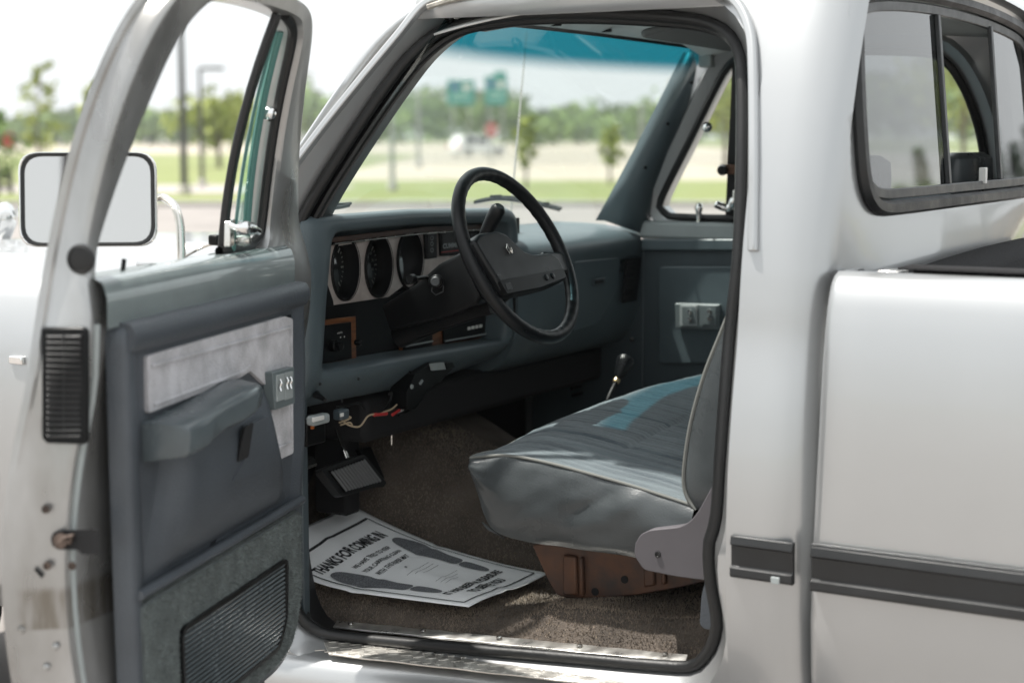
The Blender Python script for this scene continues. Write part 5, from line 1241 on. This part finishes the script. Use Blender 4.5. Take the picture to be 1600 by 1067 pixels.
lathe('antenna_base', [(.018, 0), (.012, .03), (.006, .05)], a0+V3(0, 0, -.04), (0, 0, 1), 'black', T, 12)
# front wheel (mostly hidden) under the fender
WHc = V3(.13, 2.50, .39); wh = lathe('front_wheel', [(.20, -.12), (.36, -.125), (.388, -.09), (.39, 0), (.388, .09), (.36, .125), (.20, .12)], WHc, (1, 0, 0), 'tyre', T, 36)
lathe('wheel_rim', [(.04, -.10), (.10, -.095), (.13, -.06), (.19, -.075), (.205, -.118), (.20, -.06)], WHc, (1, 0, 0), 'nickel', wh, 30)
box('chassis', V3(.87, 1.0, .36), (.42, 1.9, .06), 'dark', T, bevel=.02)

# ================================================================== BED
def bedx(z): return table([(.40, .03), (.52, -.015), (.66, -.040), (.84, -.050), (1.00, -.052), (1.14, -.044), (1.24, -.028), (1.295, -.008), (1.315, .015)], z)
zs_ = [.40, .46, .52, .60, .70, .80, .90, 1.0, 1.08, 1.16, 1.22, 1.26, 1.285, 1.30, 1.311]
def bedrow(y, ins=0): return [V3(bedx(z)+ins, y, z) for z in zs_]+[V3(.030+ins, y, 1.318), V3(.06+ins, y, 1.318), V3(.085, y, 1.31), V3(.088, y, 1.26)]
rows = [[V3(p.x+.06, p.y, p.z) for p in bedrow(-.235)], bedrow(-.216, .012), bedrow(-.222, .004), bedrow(-.232)]+[bedrow(-.3-.13*k) for k in range(16)]
def shifty(r): return [V3(p.x, p.y+.014+.012*sstep(1.1, .6, p.z), p.z) for p in r]
V_, F_ = loft([shifty(r) for r in rows], False); BED = mk('bed_side', V_, F_, 'paint', T, smooth=50)
def mold(P0, P1, z0, z1, fx_, name, parent, th=.014):
    lo = []
    for y in [lerp(P0, P1, k/8) for k in range(9)]:
        lo.append([V3(fx_(z)-d, y, z) for z, d in ((z0, 0), (z0, th), (lerp(z0, z1, .20), th+.004), (lerp(z0, z1, .24), th-.002), (lerp(z0, z1, .72), th-.003), (lerp(z0, z1, .76), th+.004), (lerp(z0, z1, .94), th+.005), (z1, th), (z1, 0))])
    V_, F_ = loft(lo, True, False, True, True); return mk(name, V_, F_, 'trimblack', parent, smooth=40, bevel=.001)
mold(-.200, -2.0, .842, .762, bedx, 'bed_moulding', BED)
CS = bpy.data.objects['cab_side']
mold(-.046, -.164, .842, .765, lambda z: bx(z)+.004, 'cab_moulding', CS, .012)
box('chip_mark', V3(bx(.772)-.014, -.134, .772), (.002, .008, .006), 'lightplastic', CS, bevel=.001)
tube('moulding_edge', [V3(bedx(.845)-.010, y, .846) for y in (-.200, -.6, -1.2)], .002, 'frame', BED, 6)
# bed front wall with liner
box('bed_front', V3(.87, -.245, .93), (.80, .012, .37), 'paint', T, bevel=.008)
lp_ = [(.17, 1.298), (.22, 1.299), (.30, 1.301), (.42, 1.305), (.60, 1.310), (.87, 1.315), (1.2, 1.316), (1.6, 1.312)]
lo = [[V3(x, -.235, 1.24), V3(x, -.235, z-.012), V3(x, -.245, z-.002), V3(x, -.27, z), V3(x, -.315, z-.004), V3(x, -.335, z-.02), V3(x, -.345, z-.12), V3(x, -.35, .9)] for x, z in lp_]
V_, F_ = loft(lo, False); mk('bed_liner', V_, F_, 'liner', T, smooth=60, solid=.004)
lo = [[V3(.07, y, 1.324), V3(.16, y, 1.324), V3(.175, y, 1.30), V3(.18, y, .9)] for y in (-.30, -.8, -1.4, -2.2)]
V_, F_ = loft(lo, False); mk('bed_liner', V_, F_, 'liner', T, smooth=40, solid=.004)
box('bed_floor', V3(.87, -1.25, .84), (.78, .98, .02), 'liner', T, bevel=.01); box('far_bed_side', V3(1.72, -1.25, 1.0), (.04, 1.0, .31), 'paint', T, bevel=.03)
box('stake_clip', X(1395, 425, .13), (.03, .02, .004), 'nickel', T, bevel=.002)

# ================================================================== PAPER MAT
RE = [(.55, .66, .526), (.55, .76, .530), (.55, .856, .540), (.55, .956, .556), (.55, 1.03, .574), (.55, 1.125, .600), (.55, 1.231, .632)]
LE = [(.205, .668, .532), (.20, .76, .528), (.20, .86, .524), (.20, .96, .523), (.20, 1.05, .530), (.20, 1.13, .548), (.195, 1.235, .590)]
RE = [Vector(p) for p in RE]; LE = [Vector(p) for p in LE]
def along(L, t):
    t = min(1, max(0, t))*(len(L)-1); i = min(int(t), len(L)-2); f = t-i
    p0 = L[max(0, i-1)]; p1 = L[i]; p2 = L[i+1]; p3 = L[min(len(L)-1, i+2)]
    return .5*((2*p1)+(p2-p0)*f+(2*p0-5*p1+4*p2-p3)*f*f+(3*p1-p0-3*p2+p3)*f**3)
def ms(a, b, h=0):                                   # a across 0..1, b rear..front 0..1
    p = along(LE, b).lerp(along(RE, b), a)
    return p+V3(0, 0, h+.0035*max(0, 1-abs(a-.47)/.07)-.003*max(0, 1-abs(b-.52)/.04)+.006*math.sin(math.pi*a)*math.sin(b*4)+.003*math.sin(a*7+b*5)+.010)
E_ = empty('paper_mat', V3(.37, .95, .53), 'white printed paper floor mat with shoe prints lying in the driver footwell', 'floor mat')
lo = [[ms(i/24, j/36) for i in range(25)] for j in range(37)]
V_, F_ = loft(lo, False); mk('sheet', V_, F_, 'paper', E_, smooth=180, solid=.0008)
H_ = .0022
def ribbon(P, w_, name, m):
    lo = []
    for i, (a, b) in enumerate(P):
        a2, b2 = P[min(i+1, len(P)-1)]; a1, b1 = P[max(i-1, 0)]; t = Vector(((a2-a1)*.36, (b2-b1)*.57)).normalized(); n_ = Vector((-t.y, t.x))
        lo.append([ms(a+n_.x*w_/.36, b+n_.y*w_/.57, H_), ms(a-n_.x*w_/.36, b-n_.y*w_/.57, H_)])
    V_, F_ = loft(lo, False); return mk(name, V_, F_, m, E_, smooth=0)
def seg(a, b, n=24): return [(lerp(a[0], b[0], k/n), lerp(a[1], b[1], k/n)) for k in range(n+1)]
A0, A1, B0, B1 = .06, .94, .055, .885
ribbon(seg((A0, B0), (A0, B1)), .0018, 'border_line', 'ink'); ribbon(seg((A1, B0), (A1, B1)), .0018, 'border_line', 'ink'); ribbon(seg((A0, B0), (A1, B0)), .0018, 'border_line', 'ink'); ribbon(seg((A0, B1), (A1, B1)), .0030, 'border_line', 'ink')
def mtext(body, ac, bc, size, sx, bold=0, stretch=1):
    return text('print', body, lambda x, y, z: ms(ac+x/.36, bc+y*stretch/.57, H_), size, 'ink', E_, bold=bold, sx=sx, align='CENTER', sub=1)
mtext('THANKS FOR COMING IN', .47, .745, .038, .60, .0012, 1.35)
for k, s_ in enumerate(('WE HAVE TRIED TO KEEP', 'YOUR CARPETING CLEAN', 'WITH THIS PAPER MAT')): mtext(s_, .50, .655-.062*k, .0185, .66, .0003, 1.2)
for k, s_ in enumerate(('IT HAS BEEN A PLEASURE', 'TO SERVE YOU')): mtext(s_, .5, .150-.055*k, .026, .82, .0009, 1.05)
for k in range(3): ribbon(seg((.40+.04*k, .43-.022*k), (.66, .43-.022*k), 30), .0005, 'fine_print', 'ink'); ribbon(seg((.40, .30-.022*k), (.66-.05*k, .30-.022*k), 30), .0005, 'fine_print', 'ink')
V_, F_ = loft([[ms(.5+.010*math.cos(t)*f, .475+.007*math.sin(t)*f, H_) for t in [k*.628 for k in range(10)]] for f in (1, .01)], True); mk('print_dot', V_, F_, 'ink', E_, smooth=0)
def blob(P, name):
    P = smoothc([V3(a, b, 0) for a, b in P], closed=True); c = sum(P, Vector())/len(P)
    lo = [[ms(c.x+(p.x-c.x)*f, c.y+(p.y-c.y)*f, H_) for p in P] for f in (1, .8, .6, .4, .2, .02)]
    V_, F_ = loft(lo, True); return mk(name, V_, F_, 'footink', E_, smooth=0)
blob([(.115, .69), (.16, .715), (.215, .69), (.255, .60), (.27, .50), (.255, .42), (.25, .345), (.15, .345), (.13, .42), (.095, .50), (.085, .60)], 'left_sole'); blob([(.165, .325), (.25, .325), (.255, .26), (.225, .205), (.18, .21), (.16, .26)], 'left_heel')
blob([(.885, .69), (.84, .715), (.785, .69), (.745, .60), (.73, .50), (.745, .42), (.75, .345), (.85, .345), (.87, .42), (.905, .50), (.915, .60)], 'right_sole'); blob([(.835, .325), (.75, .325), (.745, .26), (.775, .205), (.82, .21), (.84, .26)], 'right_heel')

# lamp post behind the viewpoint that shows in the door mirror
mq = onpl(105, 300, mc, MNo); vd = (mq-CAM).normalized(); rf = vd-MNo*2*vd.dot(MNo); rf = Vector((rf.x, rf.y, 0)).normalized()
pb_ = Vector((mq.x, mq.y, 0))+rf*26; e = empty('street_lamp', pb_, 'dark lamp post behind the viewpoint, mirrored in the door mirror', 'street lamp', 'lamp posts round the parking lot')
lathe('pole', [(.11, .3), (.10, 5), (.09, 9.5)], pb_, (0, 0, 1), 'pole', e, 10); lathe('footing', [(.24, 0), (.24, .3), (.2, .34)], pb_, (0, 0, 1), 'kerb', e, 14)
box('lamp_head', pb_+V3(.5, 0, 9.5), (.5, .16, .06), 'pole', e, bevel=.02)
# ================================================================== HAZE (summer air between here and the far woods)
hm_ = bpy.data.materials.new('haze'); hm_.use_nodes = True; N_ = hm_.node_tree.nodes
for n_ in list(N_):
    if n_.type != 'OUTPUT_MATERIAL': N_.remove(n_)
pv = N_.new('ShaderNodeVolumePrincipled'); pv.inputs['Color'].default_value = (.93, .95, .97, 1); pv.inputs['Density'].default_value = .0005; pv.inputs['Anisotropy'].default_value = .2
hm_.node_tree.links.new(pv.outputs[0], [n_ for n_ in N_ if n_.type == 'OUTPUT_MATERIAL'][0].inputs['Volume'])
V_, F_ = boxg(CG+HF*200+V3(0, 0, 8.0), RT*330, HF*320, V3(0, 0, 9.0)); hz_ = mk('haze', V_, F_, hm_, smooth=0, kind='stuff')
